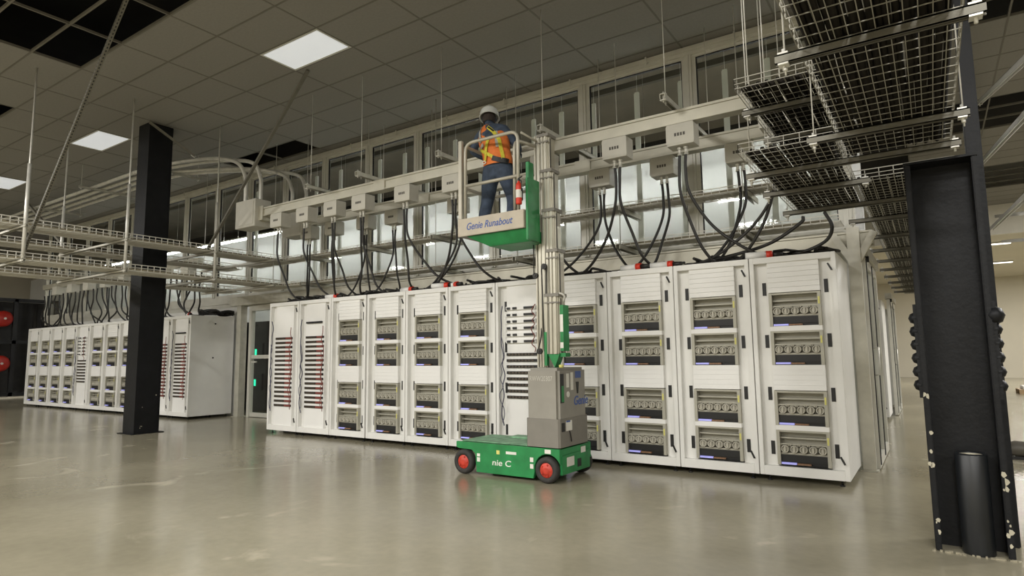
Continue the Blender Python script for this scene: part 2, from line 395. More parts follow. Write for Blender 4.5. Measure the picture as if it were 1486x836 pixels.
def unit_mesh(full):
    b = MB()
    b.box(0, .03, -.004, .5, 0, SH).box(SW - .03, SW, -.004, .5, 0, SH)
    b.box(.03, SW - .03, 0, .5, SH - .018, SH).box(.03, SW - .03, .04, .1, SH - .085, SH - .07)
    b.box(.03, SW - .03, .1, .5, .108, SH - .018)
    b.box(.03, SW - .03, 0.03, .5, .098, .108).box(.03, SW - .03, .012, .025, .195, .207)
    b.box(.03, SW - .03, .02, .5, .03, .098, 1).box(.03, SW - .03, 0.004, .3, 0.0, .006, 1)
    b.box(.03, SW - .03, .03, .3, .006, .03, 1)
    if not full:
        for k in range(5): b.tube([(.07 + k * .084, .02, .15), (.07 + k * .084, .15, .15)], .038, 10, 2)
        b.box(.035, .17, .0, .028, .007, .028, 3)
    b.box(SW - .024, SW - .008, -.008, -.004, .21, .28, 4)
    return b.mesh('server_unit', [SERV, DARK, FANM, BLUE, YELL])
ME['unit'] = unit_mesh(True); ME['unit_far'] = unit_mesh(False)
fan = MB()
fan.tube([(0, 0, 0), (0, .15, 0)], .036, 14, 0)
fan.lathe([(.037, 0), (.037, .014), (.027, .014), (.027, .004)], 14, 0, Matrix.Rotation(pi / 2, 4, 'X'))
fan.box(-.04, -.03, 0, .1, .03, .048, 0).box(.03, .04, 0, .1, .03, .048, 0).box(-.042, .042, .002, .02, -.046, -.036, 0).box(-.008, .008, -.02, -.014, -.025, .025, 0)
ME['fan'] = fan.mesh('fan_module', FANM)
ME['led_b'] = MB().box(.035, .17, .0, .028, .007, .024).mesh('status_light', BLUE)
ME['led_o'] = MB().box(.175, .3, .0, .028, .007, .022).mesh('port_row', ORNG)
def base_rack(name, label, x, y, group, slots=True):
    t = thing(name, label, 'server rack', (x, y, 0), 0, group)
    link('frame', ME['frame'], t)
    link('mounting_rail', ME['rail_l'], t); link('mounting_rail', ME['rail_r'], t)
    for fx, fy in ((.08, .07), (.72, .07), (.08, .93), (.72, .93)): link('foot', ME['foot'], t, (fx, fy, 0))
    link('latch', ME['latch'], t, (.745, 0.01, 2.07)); link('latch', ME['latch'], t, (.745, .01, .24))
    return t
UZ = (1.515, 1.135, .545, .165)
def server_rack(label, x, y, group, far=False):
    t = base_rack('server_rack', label, x, y, group)
    for k in range(6): link('blank_panel', ME['blank'], t, (0, 0, 1.855 + k * .051))
    for z in (.885, .935, .985, 1.035, 1.083): link('blank_panel', ME['blank'], t, (0, 0, z))
    link('blank_panel', ME['blank'], t, (0, 0, 1.468)); link('blank_panel', ME['blank'], t, (0, 0, .498))
    for z in UZ:
        u = link('server_unit', ME['unit_far' if far else 'unit'], t, (.17, .015, z))
        if not far:
            for k in range(5): link('fan_module', ME['fan'], u, (.07 + k * .084, .02, .152))
            link('status_light', ME['led_b'], u); link('port_row', ME['led_o'], u)
    for z in (1.9, 1.37, .85, .32):
        link('cable_slot', ME['slot'], t, (.125, .065, z)); link('cable_slot', ME['slot'], t, (.695, .065, z))
    return t
row_b = MB().box(.175, .625, -.004, .06, 0, .036, 0).box(.46, .6, -.012, -.004, .004, .032, 1)
for k in range(9): row_b.box(.2 + k * .027, .217 + k * .027, -.012, -.004, .008, .028, 2)
ME['prow'] = row_b.mesh('power_strip', [DARK, REDC, OLIVE])
row_n = MB().box(.17, .62, -.012, .06, 0, .034, 0)
for k in range(8): row_n.box(.2 + k * .05, .235 + k * .05, -.018, -.012, .006, .028, 1)
ME['nrow'] = row_n.mesh('patch_panel', [DARK, OLIVE])
row_s = MB().box(.17, .62, -.008, .06, 0, .045, 0).box(.19, .24, -.02, -.008, .006, .034, 1).box(.28, .34, -.02, -.008, .006, .034, 1).box(.45, .6, -.02, -.008, .006, .034, 1)
ME['srow'] = row_s.mesh('network_switch', [PANELW, DARK])
ME['backp'] = MB().box(.17, .645, .02, .13, .15, 2.16).mesh('blank_panel', PANELW)
def side_cable(x, z0, z1, seed, r=.006, amp=.03):
    rnd = random.Random(seed); pts = []; n = 12
    for k in range(n + 1): pts.append((x + rnd.uniform(-amp, amp) * (0.3 if k in (0, n) else 1), -.03 - rnd.uniform(0, .02), z0 + (z1 - z0) * k / n))
    return MB().tube(spline(pts, 4), r, 5)
for k in range(2):
    b1 = side_cable(.66, 1.78, .42, 3 + k, .006, .035); c1 = side_cable(.64, 1.35, .5, 13 + k, .005, .03)
    b1.v += []; 
    i = len(b1.v); b1.v += c1.v; b1.f += [tuple(i + q for q in f) for f in c1.f]; b1.m += c1.m; b1.s += c1.s
    ME['redc%d' % k] = b1.mesh('red_cable', REDC)
    b2 = side_cable(.14, 1.9, .38, 23 + k, .007, .025); c2 = side_cable(.12, 1.5, .42, 33 + k, .005, .045)
    i = len(b2.v); b2.v += c2.v; b2.f += [tuple(i + q for q in f) for f in c2.f]; b2.m += c2.m; b2.s += c2.s
    ME['bluc%d' % k] = b2.mesh('blue_cable', BLUC)
def power_rack(label, x, y, group, k=0, bar=False):
    t = base_rack('power_rack', label, x, y, group)
    link('blank_panel', ME['backp'], t)
    for q in range(16): link('power_strip', ME['prow'], t, (0, 0.012, .46 + q * .075))
    link('red_cable', ME['redc%d' % k], t); link('blue_cable', ME['bluc%d' % k], t)
    if bar: build(MB().box(.2, .58, -.01, .02, 1.83, 1.86), 'slot_cover', DARK, t)
    return t
def network_rack(label, x, y, group):
    t = base_rack('network_rack', label, x, y, group)
    link('blank_panel', ME['backp'], t)
    for q in range(6): link('network_switch', ME['srow'], t, (0, .0, 1.42 + q * .085))
    for q in range(8): link('patch_panel', ME['nrow'], t, (0, .012, .72 + q * .077))
    for z in (1.9, 1.37, .85, .32): link('cable_slot', ME['slot'], t, (.125, .065, z))
    link('blue_cable', ME['bluc1'], t); build(side_cable(.63, 1.9, 1.3, 77, .006, .05), 'red_cable', REDC, t)
    return t
RY = 6.62
main_x = [-9.56 + k * .805 for k in range(3)] + [-7.125 + k * .803 for k in range(8)]
kinds = 'ppsssSnssss'
gm = 'white racks of the main row'
for k, x in enumerate(main_x):
    o_ = ORD[k]
    if kinds[k] == 'p': power_rack(['leftmost white rack of the main row, striped with dark power strips', 'white power strip rack with a black slot near the top, second in the main row'][k], x, RY, gm, k, k == 1)
    elif kinds[k] == 'n': network_rack('white network rack with patch panels, partly behind the lift mast', x, RY, gm)
    else:
        side = ('white server rack with four fan drawers, %s from the left in the main row' % o_) if k < 6 else ('white server rack with four fan drawers, %s from the right end of the main row' % ORD[10 - k])
        server_rack(side, x, RY, gm)
gl = 'white racks of the background row'
LY = 7.2
lx = [-13.15 - RW * (k + 1) for k in range(11)]
for k, x in enumerate(lx):
    if k in (0, 1): power_rack(['power strip rack at the right end of the background row, tall blank side panel', 'power strip rack beside the left black column, background row'][k], x, LY, gl, k, k == 0)
    elif k == 6: network_rack('background row network rack with ladder of dark strips', x, LY, gl)
    else: server_rack('white server rack in background row, %s' % (('%s left of the black column' % ORD[k - 2]) if k < 6 else ('%s from its far left end' % ORD[10 - k])), x, LY, gl, True)
build(MB().cyl((0, -.006, 0), (0, .01, 0), .018, 8), 'side_lock', DARK, bpy.data.objects['power_rack.002'] if 'power_rack.002' in bpy.data.objects else None, (RW - .002, .55, 2.05), (0, 0, pi / 2))
build(MB().cyl((0, -.006, 0), (0, .01, 0), .018, 8), 'side_lock', DARK, bpy.data.objects['power_rack.002'] if 'power_rack.002' in bpy.data.objects else None, (RW - .002, .52, 1.3), (0, 0, pi / 2))

# ------------------------------------------------------------------ aisle end: post, header, door (right end of the main row)
t = thing('aisle_end_frame', 'white containment post with angled brackets at the right end of the main row', 'post', (-.62, 7.72, 0))
build(MB().box(-.075, .05, -.06, .04, .012, 2.62), 'post', STRUT, t, bevel=.004)
build(MB().box(-.1, .07, -.08, .06, 0, .012), 'base_plate', STRUT, t)
for sx in (-1, 1):
    build(MB().bar((-.012 + sx * .03, -.01, 2.25), (-.012 + sx * .2, -.01, 2.56), .07, .06, 0, (0, 1, 0)), 'bracket', STRUT, t)
tag(build(MB().box(-9.5, -0.45, 0, .1, 2.42, 2.6).box(-9.5, -.45, -.02, .0, 2.42, 2.44).box(-9.5, -.45, -.02, 0, 2.58, 2.6), 'header_beam', BUSW, None, (0, 7.86, 0)), 'long grey header beam running behind the main row tops', 'beam')
def end_door(x, y0, y1, label):
    t = thing('aisle_door', label, 'door', (x, y0, 0))
    L = y1 - y0
    build(MB().box(-.03, .03, 0, .09, 0.01, 2.3).box(-.03, .03, L - .09, L, .01, 2.3).box(-.03, .03, .09, L - .09, 2.2, 2.3).box(-.03, .03, .09, L - .09, .01, .12).box(-.03, .03, L * .5 - .04, L * .5 + .04, .12, 2.2), 'door_frame', ALU, t, bevel=.004)
    build(MB().box(-.006, .006, .09, L * .5 - .04, .12, 2.2), 'pane', GLASS, t); build(MB().box(-.006, .006, L * .5 + .04, L - .09, .12, 2.2), 'pane', GLASS, t)
    for yy in (.045, L * .5): build(MB().box(.03, .04, yy - .012, yy + .012, .05, 2.28), 'seal', DARK, t)
    build(MB().tube([(.03, .16, 1.0), (.08, .16, 1.0), (.08, .16, 1.3), (.03, .16, 1.3)], .012, 6), 'handle', STEEL, t)
    build(MB().box(-.05, .06, -.05, L + .05, 2.31, 2.42), 'track', STRUT, t)
    build(MB().cyl((.02, .1, 2.28), (.06, .1, 2.28), .035, 10), 'roller', DARK, t)
    return t
end_door(-.57, 7.8, 9.4, 'framed sliding aisle door at the right end of the main row')
for k, (y, n) in enumerate(((9.42, 0),)):
    tag(build(MB().box(-1.4, -.64, y, y + 1.0, .06, RH).box(-1.35, -.7, y + .05, y + .95, 0, .06), 'rack_end', WHITE, bevel=.004), 'white rack end panel behind the sliding aisle door', 'server rack')
for k in range(2): server_rack(['white server rack across the far aisle, next to its end door', 'white server rack across the far aisle, one in from the end'][k], -1.52 - k * .81, 13.4, 'white racks of the next pod', True)
end_door(-.66, 14.5, 16.4, 'framed sliding aisle door far down the right aisle')
tag(build(MB().box(-2.4, -.7, 16.5, 17.5, .06, RH).box(-2.3, -.8, 16.6, 17.4, 0, .06), 'rack_end', WHITE, bevel=.004), 'white rack end panel farthest down the right aisle', 'server rack')

# aisle door at left, between the two rows
t = thing('glass_aisle_door', 'white framed glass aisle door with dark racks glowing green behind', 'door', (-12.62, 8.27, 0))
build(MB().box(0, .09, -.05, .05, 0, 2.45).box(1.1, 1.19, -.05, .05, 0, 2.45).box(.09, 1.1, -.05, .05, 2.33, 2.45).box(.09, 1.1, -.03, .03, 0.01, .1).box(.09, 1.1, -.03, .03, 1.27, 1.35), 'door_frame', ALU, t, bevel=.004)
build(MB().box(.09, 1.1, -.006, .006, .1, 1.27), 'pane', GLASS, t); build(MB().box(.09, 1.1, -.006, .006, 1.35, 2.33), 'pane', GLASS, t)
build(MB().bar((.16, -.06, 1.2), (.34, -.06, 1.2), .03, .03), 'handle', STEEL, t)
t = thing('aisle_post', 'white square post between the background row and the glass door', 'post', (-12.86, 8.2, 0))
build(MB().box(-.08, .08, -.08, .08, .012, 2.62), 'post', STRUT, t, bevel=.004); build(MB().box(-.12, .12, -.12, .12, 0, .012), 'base_plate', STRUT, t)
tag(build(MB().box(-13.2, -9.4, 8.1, 8.24, 2.46, 2.66), 'door_header', STRUT, bevel=.004), 'white header beam over the glass aisle door', 'beam')
for k in range(3):
    t = thing('dark_rack', 'dark rack with green indicators behind the glass door, %s' % ('left', 'middle', 'right')[k], 'server rack', (-15.3 + k * .85, 9.35, 0), 0, 'dark racks behind the glass door')
    build(MB().box(0, .8, .05, .9, 0, 2.2), 'cabinet', MACH, t, bevel=.01)
    for z in (.7, 1.45):
        build(MB().box(.1, .7, 0, .05, z - .2, z + .2), 'drawer', DARK, t)
        build(MB().box(.3, .36, -.01, .0, z - .08, z + .1).box(.4, .46, -.01, 0, z - .1, z + .06), 'indicator', GLOW, t)

# ------------------------------------------------------------------ columns
def chips(seed, w0, w1, zmax, n, y):
    rnd = random.Random(seed); b = MB()
    for k in range(n):
        x = rnd.uniform(w0, w1); z = rnd.uniform(.05, zmax); s = rnd.uniform(.006, .022)
        b.prism([(x + s * cos(a + rnd.uniform(-.3, .3)) * rnd.uniform(.5, 1), z + 1.5 * s * sin(a) * rnd.uniform(.5, 1)) for a in [q * pi / 3 for q in range(6)]], 'y', y - .0015, y + .001)
    return b
t = thing('steel_column', 'black steel column standing at left in front of the background racks', 'column', (-11.62, 5.55, 0))
build(MB().box(-.20, .20, -.21, -.18, 0, 5.55).box(-.20, .20, .18, .21, 0, 5.55).box(.165, .2, -.18, .18, 0, 5.55).box(-.2, -.165, -.18, .18, 0, 5.55), 'shaft', BLACKP, t, bevel=.006)
build(MB().box(.2, .206, -.215, -.14, 0, 5.5), 'corner_guard', BLACKP, t)
b = MB()
rnd = random.Random(4)
for k in range(5):
    yy = rnd.uniform(-.16, .16); z = rnd.uniform(.05, .8); s = rnd.uniform(.004, .01)
    b.prism([(yy + s * cos(q * pi / 3), z + 1.6 * s * sin(q * pi / 3)) for q in range(6)], 'x', .2, .2022)
build(b, 'paint_chip', CHIP, t)
build(MB().box(-.26, .26, -.27, .27, 0, .012), 'base_plate', BLACKP, t)

t = thing('steel_column', 'large black steel column in the right foreground with knobbly sides', 'column', (.13, 5.02, 0))
Xl, Xr = -.2, .2
build(MB().box(Xl, Xl + .035, -.15, .15, 0, 2.5), 'flange', BLACKP, t, bevel=.006)
build(MB().box(Xr - .035, Xr, -.15, .15, 0, 2.5), 'flange', BLACKP, t, bevel=.006)
build(MB().box(Xl + .035, Xr - .035, .02, .05, 0, 2.5), 'web', BLACKP, t)
build(MB().box(Xl - .005, Xr + .0, -.152, .152, 2.5, 2.515), 'cap_plate', BLACKP, t)
build(MB().box(Xr - .04, Xr + .05, .16, .24, 0, 5.55), 'upper_post', BLACKP, t, bevel=.006)
for sx in (-1, 1):
    bb = MB()
    for k in range(6):
        z = 1.03 + k * .088; r_ = .036 if not (sx > 0 and k == 5) else .055
        M = Matrix.Translation((sx * .212, -.09, z)) @ Matrix.Diagonal((1.0, 1.6, 1.1, 1))
        bb.lathe([(.001, -r_), (r_ * .7, -r_ * .7), (r_, 0), (r_ * .7, r_ * .7), (.001, r_)], 10, 0, M)
    bb.box(sx * .205 - .012, sx * .205 + .012, -.14, .03, .95, 1.56)
    build(bb, 'knobbly_guard', BLACKP, t)
b = chips(9, Xl + .003, Xl + .03, 1.3, 10, -.1505); i = len(b.v)
c = chips(10, Xr - .03, Xr - .004, .9, 9, -.1505); b.v += c.v; b.f += [tuple(i + q for q in f) for f in c.f]; b.m += c.m; b.s += c.s
build(b, 'paint_chip', CHIP, t)
b = MB(); rnd = random.Random(5)
for k in range(26):
    x = Xl - .01 + (Xr - Xl + .03) * rnd.random(); s = rnd.uniform(.004, .012)
    b.box(x - s, x + s, -.165 + rnd.uniform(-.02, .01), -.15, 0, rnd.uniform(.003, .01))
build(b, 'grout_crumbs', mat('grout_crumb', (150, 143, 122), .8, var=.1), t)
t = thing('cable_sleeve', 'black tube sleeve standing inside the right foreground column', 'pipe', (.155, 4.93, 0))
build(MB().lathe([(.082, 0), (.086, .01), (.086, .6), (.078, .612), (.07, .605), (.066, .4), (.001, .4)], 28), 'sleeve', mat('dark_sleeve', (26, 28, 30), .38, var=.1), t)
build(MB().lathe([(.035, .595), (.062, .6), (.062, .604), (.034, .604), (.034, .595)], 20), 'rim_tape', CHIP, t)

# ------------------------------------------------------------------ wire mesh trays
def tray(name, label, axis, a0, a1, c0, c1, z, h=.055, near=False, far=False, group='wire mesh cable trays', dense=.1, wr=.0028, mt=None):
    """axis 'x' or 'y': running direction; a0..a1 along it; c0..c1 across"""
    b = MB()
    def W(p, q, rr=wr):
        if axis == 'x': p = (p[0], p[1], p[2]); q = (q[0], q[1], q[2])
        else: p = (p[1], p[0], p[2]); q = (q[1], q[0], q[2])
        b.tube([p, q], rr * 1.25, 4, 0, cap=False)
    n = max(2, round((c1 - c0) / .05))
    for k in range(n + 1):
        c = c0 + (c1 - c0) * k / n; W((a0, c, 0), (a1, c, 0))
    for c in (c0, c1):
        W((a0, c, h), (a1, c, h), wr * 1.3); W((a0, c, h * .5), (a1, c, h * .5))
    m = max(1, round((a1 - a0) / dense))
    for k in range(m + 1):
        a = a0 + (a1 - a0) * k / m
        W((a, c0, .004), (a, c1, .004)); W((a, c0, 0), (a, c0, h)); W((a, c1, 0), (a, c1, h))
    for fl_, a in ((near, a0), (far, a1)):
        if fl_:
            W((a, c0, h), (a, c1, h), wr * 1.3); W((a, c0, h * .5), (a, c1, h * .5))
            q = max(2, round((c1 - c0) / .1))
            for k in range(q + 1): W((a, c0 + (c1 - c0) * k / q, 0), (a, c0 + (c1 - c0) * k / q, h))
    o = build(b, name, mt or WIRE, None, (0, 0, z)); tag(o, label, 'cable tray', group); return o
def strut(label, p0, p1, w_=.042, h_=.042, clamps=True, m=None, group='strut channel supports'):
    t = thing('strut_channel', label, 'strut', tuple(p0), 0, group)
    d = Vector(p1) - Vector(p0); L = d.length; horiz = Vector((d.x, d.y, 0)).normalized()
    t.rotation_euler = d.to_track_quat('X', 'Z').to_euler()
    b = MB().box(0, L, -w_ / 2, w_ / 2, h_ / 2 - .006, h_ / 2).box(0, L, -w_ / 2, -w_ / 2 + .006, -h_ / 2, h_ / 2).box(0, L, w_ / 2 - .006, w_ / 2, -h_ / 2, h_ / 2)
    b.box(0, L, -w_ / 2, -w_ / 2 + .012, -h_ / 2, -h_ / 2 + .005).box(0, L, w_ / 2 - .012, w_ / 2, -h_ / 2, -h_ / 2 + .005)
    build(b, 'channel', m or STRUT, t)
    if clamps:
        for x in (.035, L - .035):
            build(MB().box(x - .022, x + .022, -w_ / 2 - .004, w_ / 2 + .004, h_ / 2, h_ / 2 + .008).box(x - .022, x + .022, -w_ / 2 - .004, w_ / 2 + .004, -h_ / 2 - .008, -h_ / 2).cyl((x, 0, -h_ / 2 - .03), (x, 0, h_ / 2 + .03), .008, 6), 'clamp', STEEL, t)
    return t
NROD = [0]
def rod(x, y, z0, z1, label, r=.005, thick=False):
    o = MB().cyl((0, 0, 0), (0, 0, z1 - z0), r, 6)
    if thick: o.cyl((0, 0, .0), (0, 0, .5 * (z1 - z0)), r * 2.0, 6)
    o.cyl((0, 0, .02), (0, 0, .035), r * 2.2, 6)
    return tag(build(o, 'hanger_rod', STEEL, None, (x, y, z0)), label, 'rod', 'threaded hanger rods')

# right foreground trays
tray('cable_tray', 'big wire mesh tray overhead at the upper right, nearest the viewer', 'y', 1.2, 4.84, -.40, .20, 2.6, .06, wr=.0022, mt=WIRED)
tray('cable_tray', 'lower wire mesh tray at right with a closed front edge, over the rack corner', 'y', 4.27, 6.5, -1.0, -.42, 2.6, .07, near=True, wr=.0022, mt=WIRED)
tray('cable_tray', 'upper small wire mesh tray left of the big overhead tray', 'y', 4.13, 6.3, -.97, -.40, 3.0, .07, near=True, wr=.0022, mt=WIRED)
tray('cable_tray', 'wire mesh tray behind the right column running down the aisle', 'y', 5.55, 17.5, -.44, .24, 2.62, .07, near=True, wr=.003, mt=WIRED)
SZ = 2.575
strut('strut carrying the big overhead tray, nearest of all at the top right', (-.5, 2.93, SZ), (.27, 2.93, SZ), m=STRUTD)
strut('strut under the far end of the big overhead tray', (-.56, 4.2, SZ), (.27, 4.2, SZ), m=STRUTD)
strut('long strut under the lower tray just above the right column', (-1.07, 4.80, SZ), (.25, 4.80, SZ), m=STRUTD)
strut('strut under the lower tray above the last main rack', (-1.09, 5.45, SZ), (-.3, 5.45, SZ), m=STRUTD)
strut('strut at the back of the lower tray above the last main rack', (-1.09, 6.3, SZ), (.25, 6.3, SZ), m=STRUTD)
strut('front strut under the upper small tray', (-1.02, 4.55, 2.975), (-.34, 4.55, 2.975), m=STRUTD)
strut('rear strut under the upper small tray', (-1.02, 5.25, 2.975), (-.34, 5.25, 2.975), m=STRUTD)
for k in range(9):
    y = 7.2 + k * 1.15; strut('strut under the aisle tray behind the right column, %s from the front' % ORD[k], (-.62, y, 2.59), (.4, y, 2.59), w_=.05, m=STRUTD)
for (x, y, z, lab) in ((-.97, 4.55, 2.9, 'thin rod at the front left corner of the upper small tray'), (-.99, 5.25, 2.9, 'thin rod at the rear left of the upper small tray'), (-1.04, 4.8, 2.5, 'thin rod at the left end of the long strut over the lower tray'),
                       (-.46, 2.93, 2.5, 'thin rod at the left end of the nearest overhead strut'), (-.52, 4.2, 2.5, 'thin rod at the left of the strut under the big tray'), (.24, 4.2, 2.5, 'thin rod at the right of the strut under the big tray'), (-.42, 4.55, 2.9, 'thin rod between the big tray and the upper small tray'), (-1.05, 6.3, 2.5, 'thin rod at the back of the lower right tray'), (-1.05, 5.45, 2.5, 'thin rod on the strut above the last main rack')):
    rod(x, y, z, CZ, lab, .0045)
# diagonal white braces at the right
for k, (p, q) in enumerate((((.95, 12.6, 5.35), (.95, 6.9, 3.88)), ((.95, 13.9, 4.6), (.95, 7.1, 3.47)), ((1.1, 14.8, 3.55), (1.1, 7.8, 2.98)), ((1.3, 16.0, 4.0), (1.3, 8.4, 2.7)), ((1.45, 17.0, 3.6), (1.45, 9.0, 2.5)))):
    strut('white diagonal brace right of the right column, %s from the top' % ORD[k], p, q, w_=.06, h_=.06, clamps=(k == 0), m=WHITE, group='diagonal white braces')
# strip lights of the far right hall
for k, (x, y, L_) in enumerate(((1.2, 24.6, 2.2), (1.6, 30.0, 2.4), (1.0, 34.0, 1.4))):
    t = thing('strip_light', 'bright strip light on the far right ceiling, %s from the front' % ORD[k], 'strip light', (x, y, 4.58), 0, 'strip lights of the far right hall')
    build(MB().box(-L_ / 2, L_ / 2, -.09, .09, .02, .08), 'housing', ALU, t); build(MB().box(-L_ / 2 + .02, L_ / 2 - .02, -.08, .08, 0, .02), 'diffuser', RSTRIP, t)

# trays behind the busways (main row)
tray('cable_tray', 'upper wire mesh tray running behind the busways over the main row', 'x', -12.2, -0.75, 7.72, 8.1, 3.24, .07, dense=.1, wr=.004)
tray('cable_tray', 'lower wire mesh tray running behind the busways over the main row', 'x', -12.2, -0.75, 7.72, 8.1, 2.72, .07, dense=.1, wr=.004)
def cable_mat(label, x0, x1, y0, y1, z, axis):
    b = MB(); rnd = random.Random(int(z * 1000 + x0 * 10)); n = 9
    for k in range(n):
        u = (k + .5) / n
        if axis == 'x':
            y = y0 + (y1 - y0) * u; b.tube([(x0 + (x1 - x0) * q / 8, y + rnd.uniform(-.01, .01), z + .018) for q in range(9)], .015, 5)
        else:
            x = x0 + (x1 - x0) * u; b.tube([(x + rnd.uniform(-.012, .012), y0 + (y1 - y0) * q / 8, z + .018) for q in range(9)], .018, 5)
    return tag(build(b, 'cable_bundle', mat('tan_cable_jacket', (150, 142, 120), .6, var=.15)), label, 'cables', 'cables laid in trays')
cable_mat('flat run of cables in the upper tray behind the busways', -12.1, -.85, 7.74, 8.08, 3.245, 'x')
cable_mat('flat run of cables in the lower tray behind the busways', -12.1, -.85, 7.74, 8.08, 2.725, 'x')
def cable_fill(label, x0, x1, y0, y1, z):
    b = MB(); rnd = random.Random(int(y0 * 100)); n = int((x1 - x0) / .03)
    for k in range(n):
        x = x0 + (x1 - x0) * (k + .5) / n; zz = z + .018 + (k % 2) * .012
        b.tube([(x + rnd.uniform(-.006, .006), y0 + (y1 - y0) * q / 10, zz) for q in range(11)], .016, 5)
    return tag(build(b, 'cable_bundle', CABDK), label, 'cables', 'dark cables laid in the right trays')
cable_fill('dark cables filling the big overhead tray at the upper right', -.37, .17, 1.25, 4.8, 2.605)
cable_fill('dark cables filling the upper small tray at right', -.94, -.43, 4.2, 6.25, 3.005)
cable_fill('dark cables filling the lower tray over the last main rack', -.97, -.45, 4.35, 6.45, 2.605)
cable_fill('dark cables filling the aisle tray behind the right column', -.41, .21, 5.62, 17.4, 2.625)
for k, x in enumerate((-1.75, -3.35, -5.0, -6.6, -8.2, -9.9)):
    strut('white bracket under the upper back tray, %s from the right' % ORD[k], (x, 7.5, 3.2), (x, 8.28, 3.2), w_=.06, h_=.07, clamps=False)
    strut('white bracket under the lower back tray, %s from the right' % ORD[k], (x, 7.5, 2.68), (x, 8.28, 2.68), w_=.06, h_=.07, clamps=False)
    rod(x, 7.6, 2.6, CZ, 'thin rod holding the back trays, %s from the right' % ORD[k], .006)
# left trays, running away from the viewer
for k, (x0, x1, ya, yb) in enumerate(((-11.28, -10.72, 1.8, 8.0), (-13.0, -12.45, 2.2, 7.9))):
    for z, zz in ((3.22, 'upper'), (2.72, 'lower')):
        tray('cable_tray', '%s wire mesh tray crossing %s the left black column' % (zz, ('in front of', 'behind')[k]), 'y', ya, yb, x0, x1, z, .1, dense=.1, wr=.005)
        cable_mat('flat run of cables in the %s tray %s the left column' % (zz, ('in front of', 'behind')[k]), x0 + .02, x1 - .02, ya + .1, yb - .1, z + .005, 'y')
for k, y in enumerate((3.35, 4.7, 6.2, 7.4)):
    for z, zz in ((3.19, 'upper'), (2.69, 'lower')):
        strut('strut under the %s left trays, %s from the left edge' % (zz, ORD[k]), (-13.15, y, z), (-10.55, y, z), clamps=False)
for (x, y, z, lab, th) in ((-10.62, 3.35, 2.66, 'thick hanger rod at the left edge of the front left tray', True), (-10.62, 4.7, 2.66, 'thick hanger rod left of the left column, reaching the ceiling', True), (-10.62, 6.2, 2.66, 'thick hanger rod right of the left column', True), (-10.62, 7.4, 2.66, 'hanger rod beside the busway end box', False),
                           (-13.1, 3.35, 2.66, 'rear hanger rod of the left trays at the far left', False), (-13.1, 4.7, 2.66, 'rear hanger rod of the left trays, second from the left', True), (-13.1, 6.2, 2.66, 'rear hanger rod of the left trays just behind the column', True), (-13.1, 7.4, 2.66, 'rear hanger rod of the left trays nearest the glazed wall', False)):
    rod(x, y, z, CZ, lab, .013 if th else .007, th)
# sway braces
def brace(label, p, q, holes=True):
    t = thing('sway_brace', label, 'brace', tuple(p), 0, 'diagonal sway braces'); d = Vector(q) - Vector(p); L = d.length
    t.rotation_euler = d.to_track_quat('X', 'Z').to_euler()
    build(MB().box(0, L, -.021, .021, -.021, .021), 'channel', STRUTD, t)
    if holes:
        b = MB(); n = int(L / .05)
        for k in range(n): b.box(.02 + k * .05, .045 + k * .05, -.0225, -.02, -.007, .007).box(.02 + k * .05, .045 + k * .05, -.007, .007, .02, .0225).box(.02 + k * .05, .045 + k * .05, -.007, .007, -.0225, -.02).box(.02 + k * .05, .045 + k * .05, .02, .0225, -.007, .007)
        build(b, 'slot_row', DARK, t)
    build(MB().box(-.02, .06, -.03, .03, -.03, -.02), 'hinge_plate', STEEL, t)
    return t
brace('long perforated diagonal brace at the upper left, nearest', (-10.95, 3.44, 2.8), (-7.6, 3.22, 5.53))
brace('diagonal brace running from the largest light panel down to the left tray', (-10.95, 6.22, 3.24), (-7.42, 5.66, 5.53), False)
brace('short diagonal brace crossing the conduits behind the left trays', (-13.0, 4.75, 3.3), (-15.6, 4.9, 4.62), False)
brace('short diagonal brace from the ceiling over the left column top', (-10.9, 5.9, 4.95), (-11.32, 5.28, 5.5), False)

# ------------------------------------------------------------------ busways, tap-off boxes, cables
for k, (y, lab) in enumerate(((6.6, 'front'), (7.6, 'rear'))):
    t = thing('busway', 'long grey %s busway rail above the main row' % lab, 'busway', (-9.75, y, 3.79))
    L = 9.75 - .75
    build(MB().box(0, L, -.06, .06, .02, .13).box(0, L, -.075, .075, .13, .16).box(0, L, -.075, .075, 0, .02), 'rail', BUSW, t, bevel=.003)
    for q in (2.95, 5.9): build(MB().box(q - .12, q + .12, -.08, .08, -.006, .166), 'joint_cover', BUSW, t, bevel=.004)
for k, x in enumerate((-2.2, -3.75, -5.37, -6.95, -8.12)):
    strut('strut crossing over both busways, %s from the right' % ORD[k], (x, 6.2, 4.0), (x, 8.1, 4.0), w_=.06, h_=.06)
    rod(x, 6.3, 3.93, CZ, 'thin rod carrying the front busway, %s from the right' % ORD[k], .005); rod(x, 7.9, 3.93, CZ, 'thin rod carrying the rear busway, %s from the right' % ORD[k], .005)
ME['tapbody'] = MB().box(-.15, .15, -.1, .1, 0, .24).box(-.155, .155, -.104, -.1, .02, .22).mesh('body', BOXG, bevel=.005)
mk = MB()
for q in range(4): mk.box(-.06 + q * .032, -.038 + q * .032, -.107, -.104, .1, .135)
ME['tapmark'] = mk.mesh('marking', CABG)
ME['gland'] = MB().cyl((0, 0, -.1), (0, 0, 0), .018, 8).cyl((0, 0, -.03), (0, 0, -.008), .026, 8).cyl((0, 0, -.1), (0, 0, -.085), .024, 8).mesh('cable_gland', STEEL)
front_x = [-9.27, -8.56, -7.86, -7.2, -6.28, -5.36, -3.9, -2.9, -2.12, -1.15]
rear_x = [-9.75, -9.05, -8.2, -7.5, -6.1, -3.58, -2.7, -1.75]
CAB = []
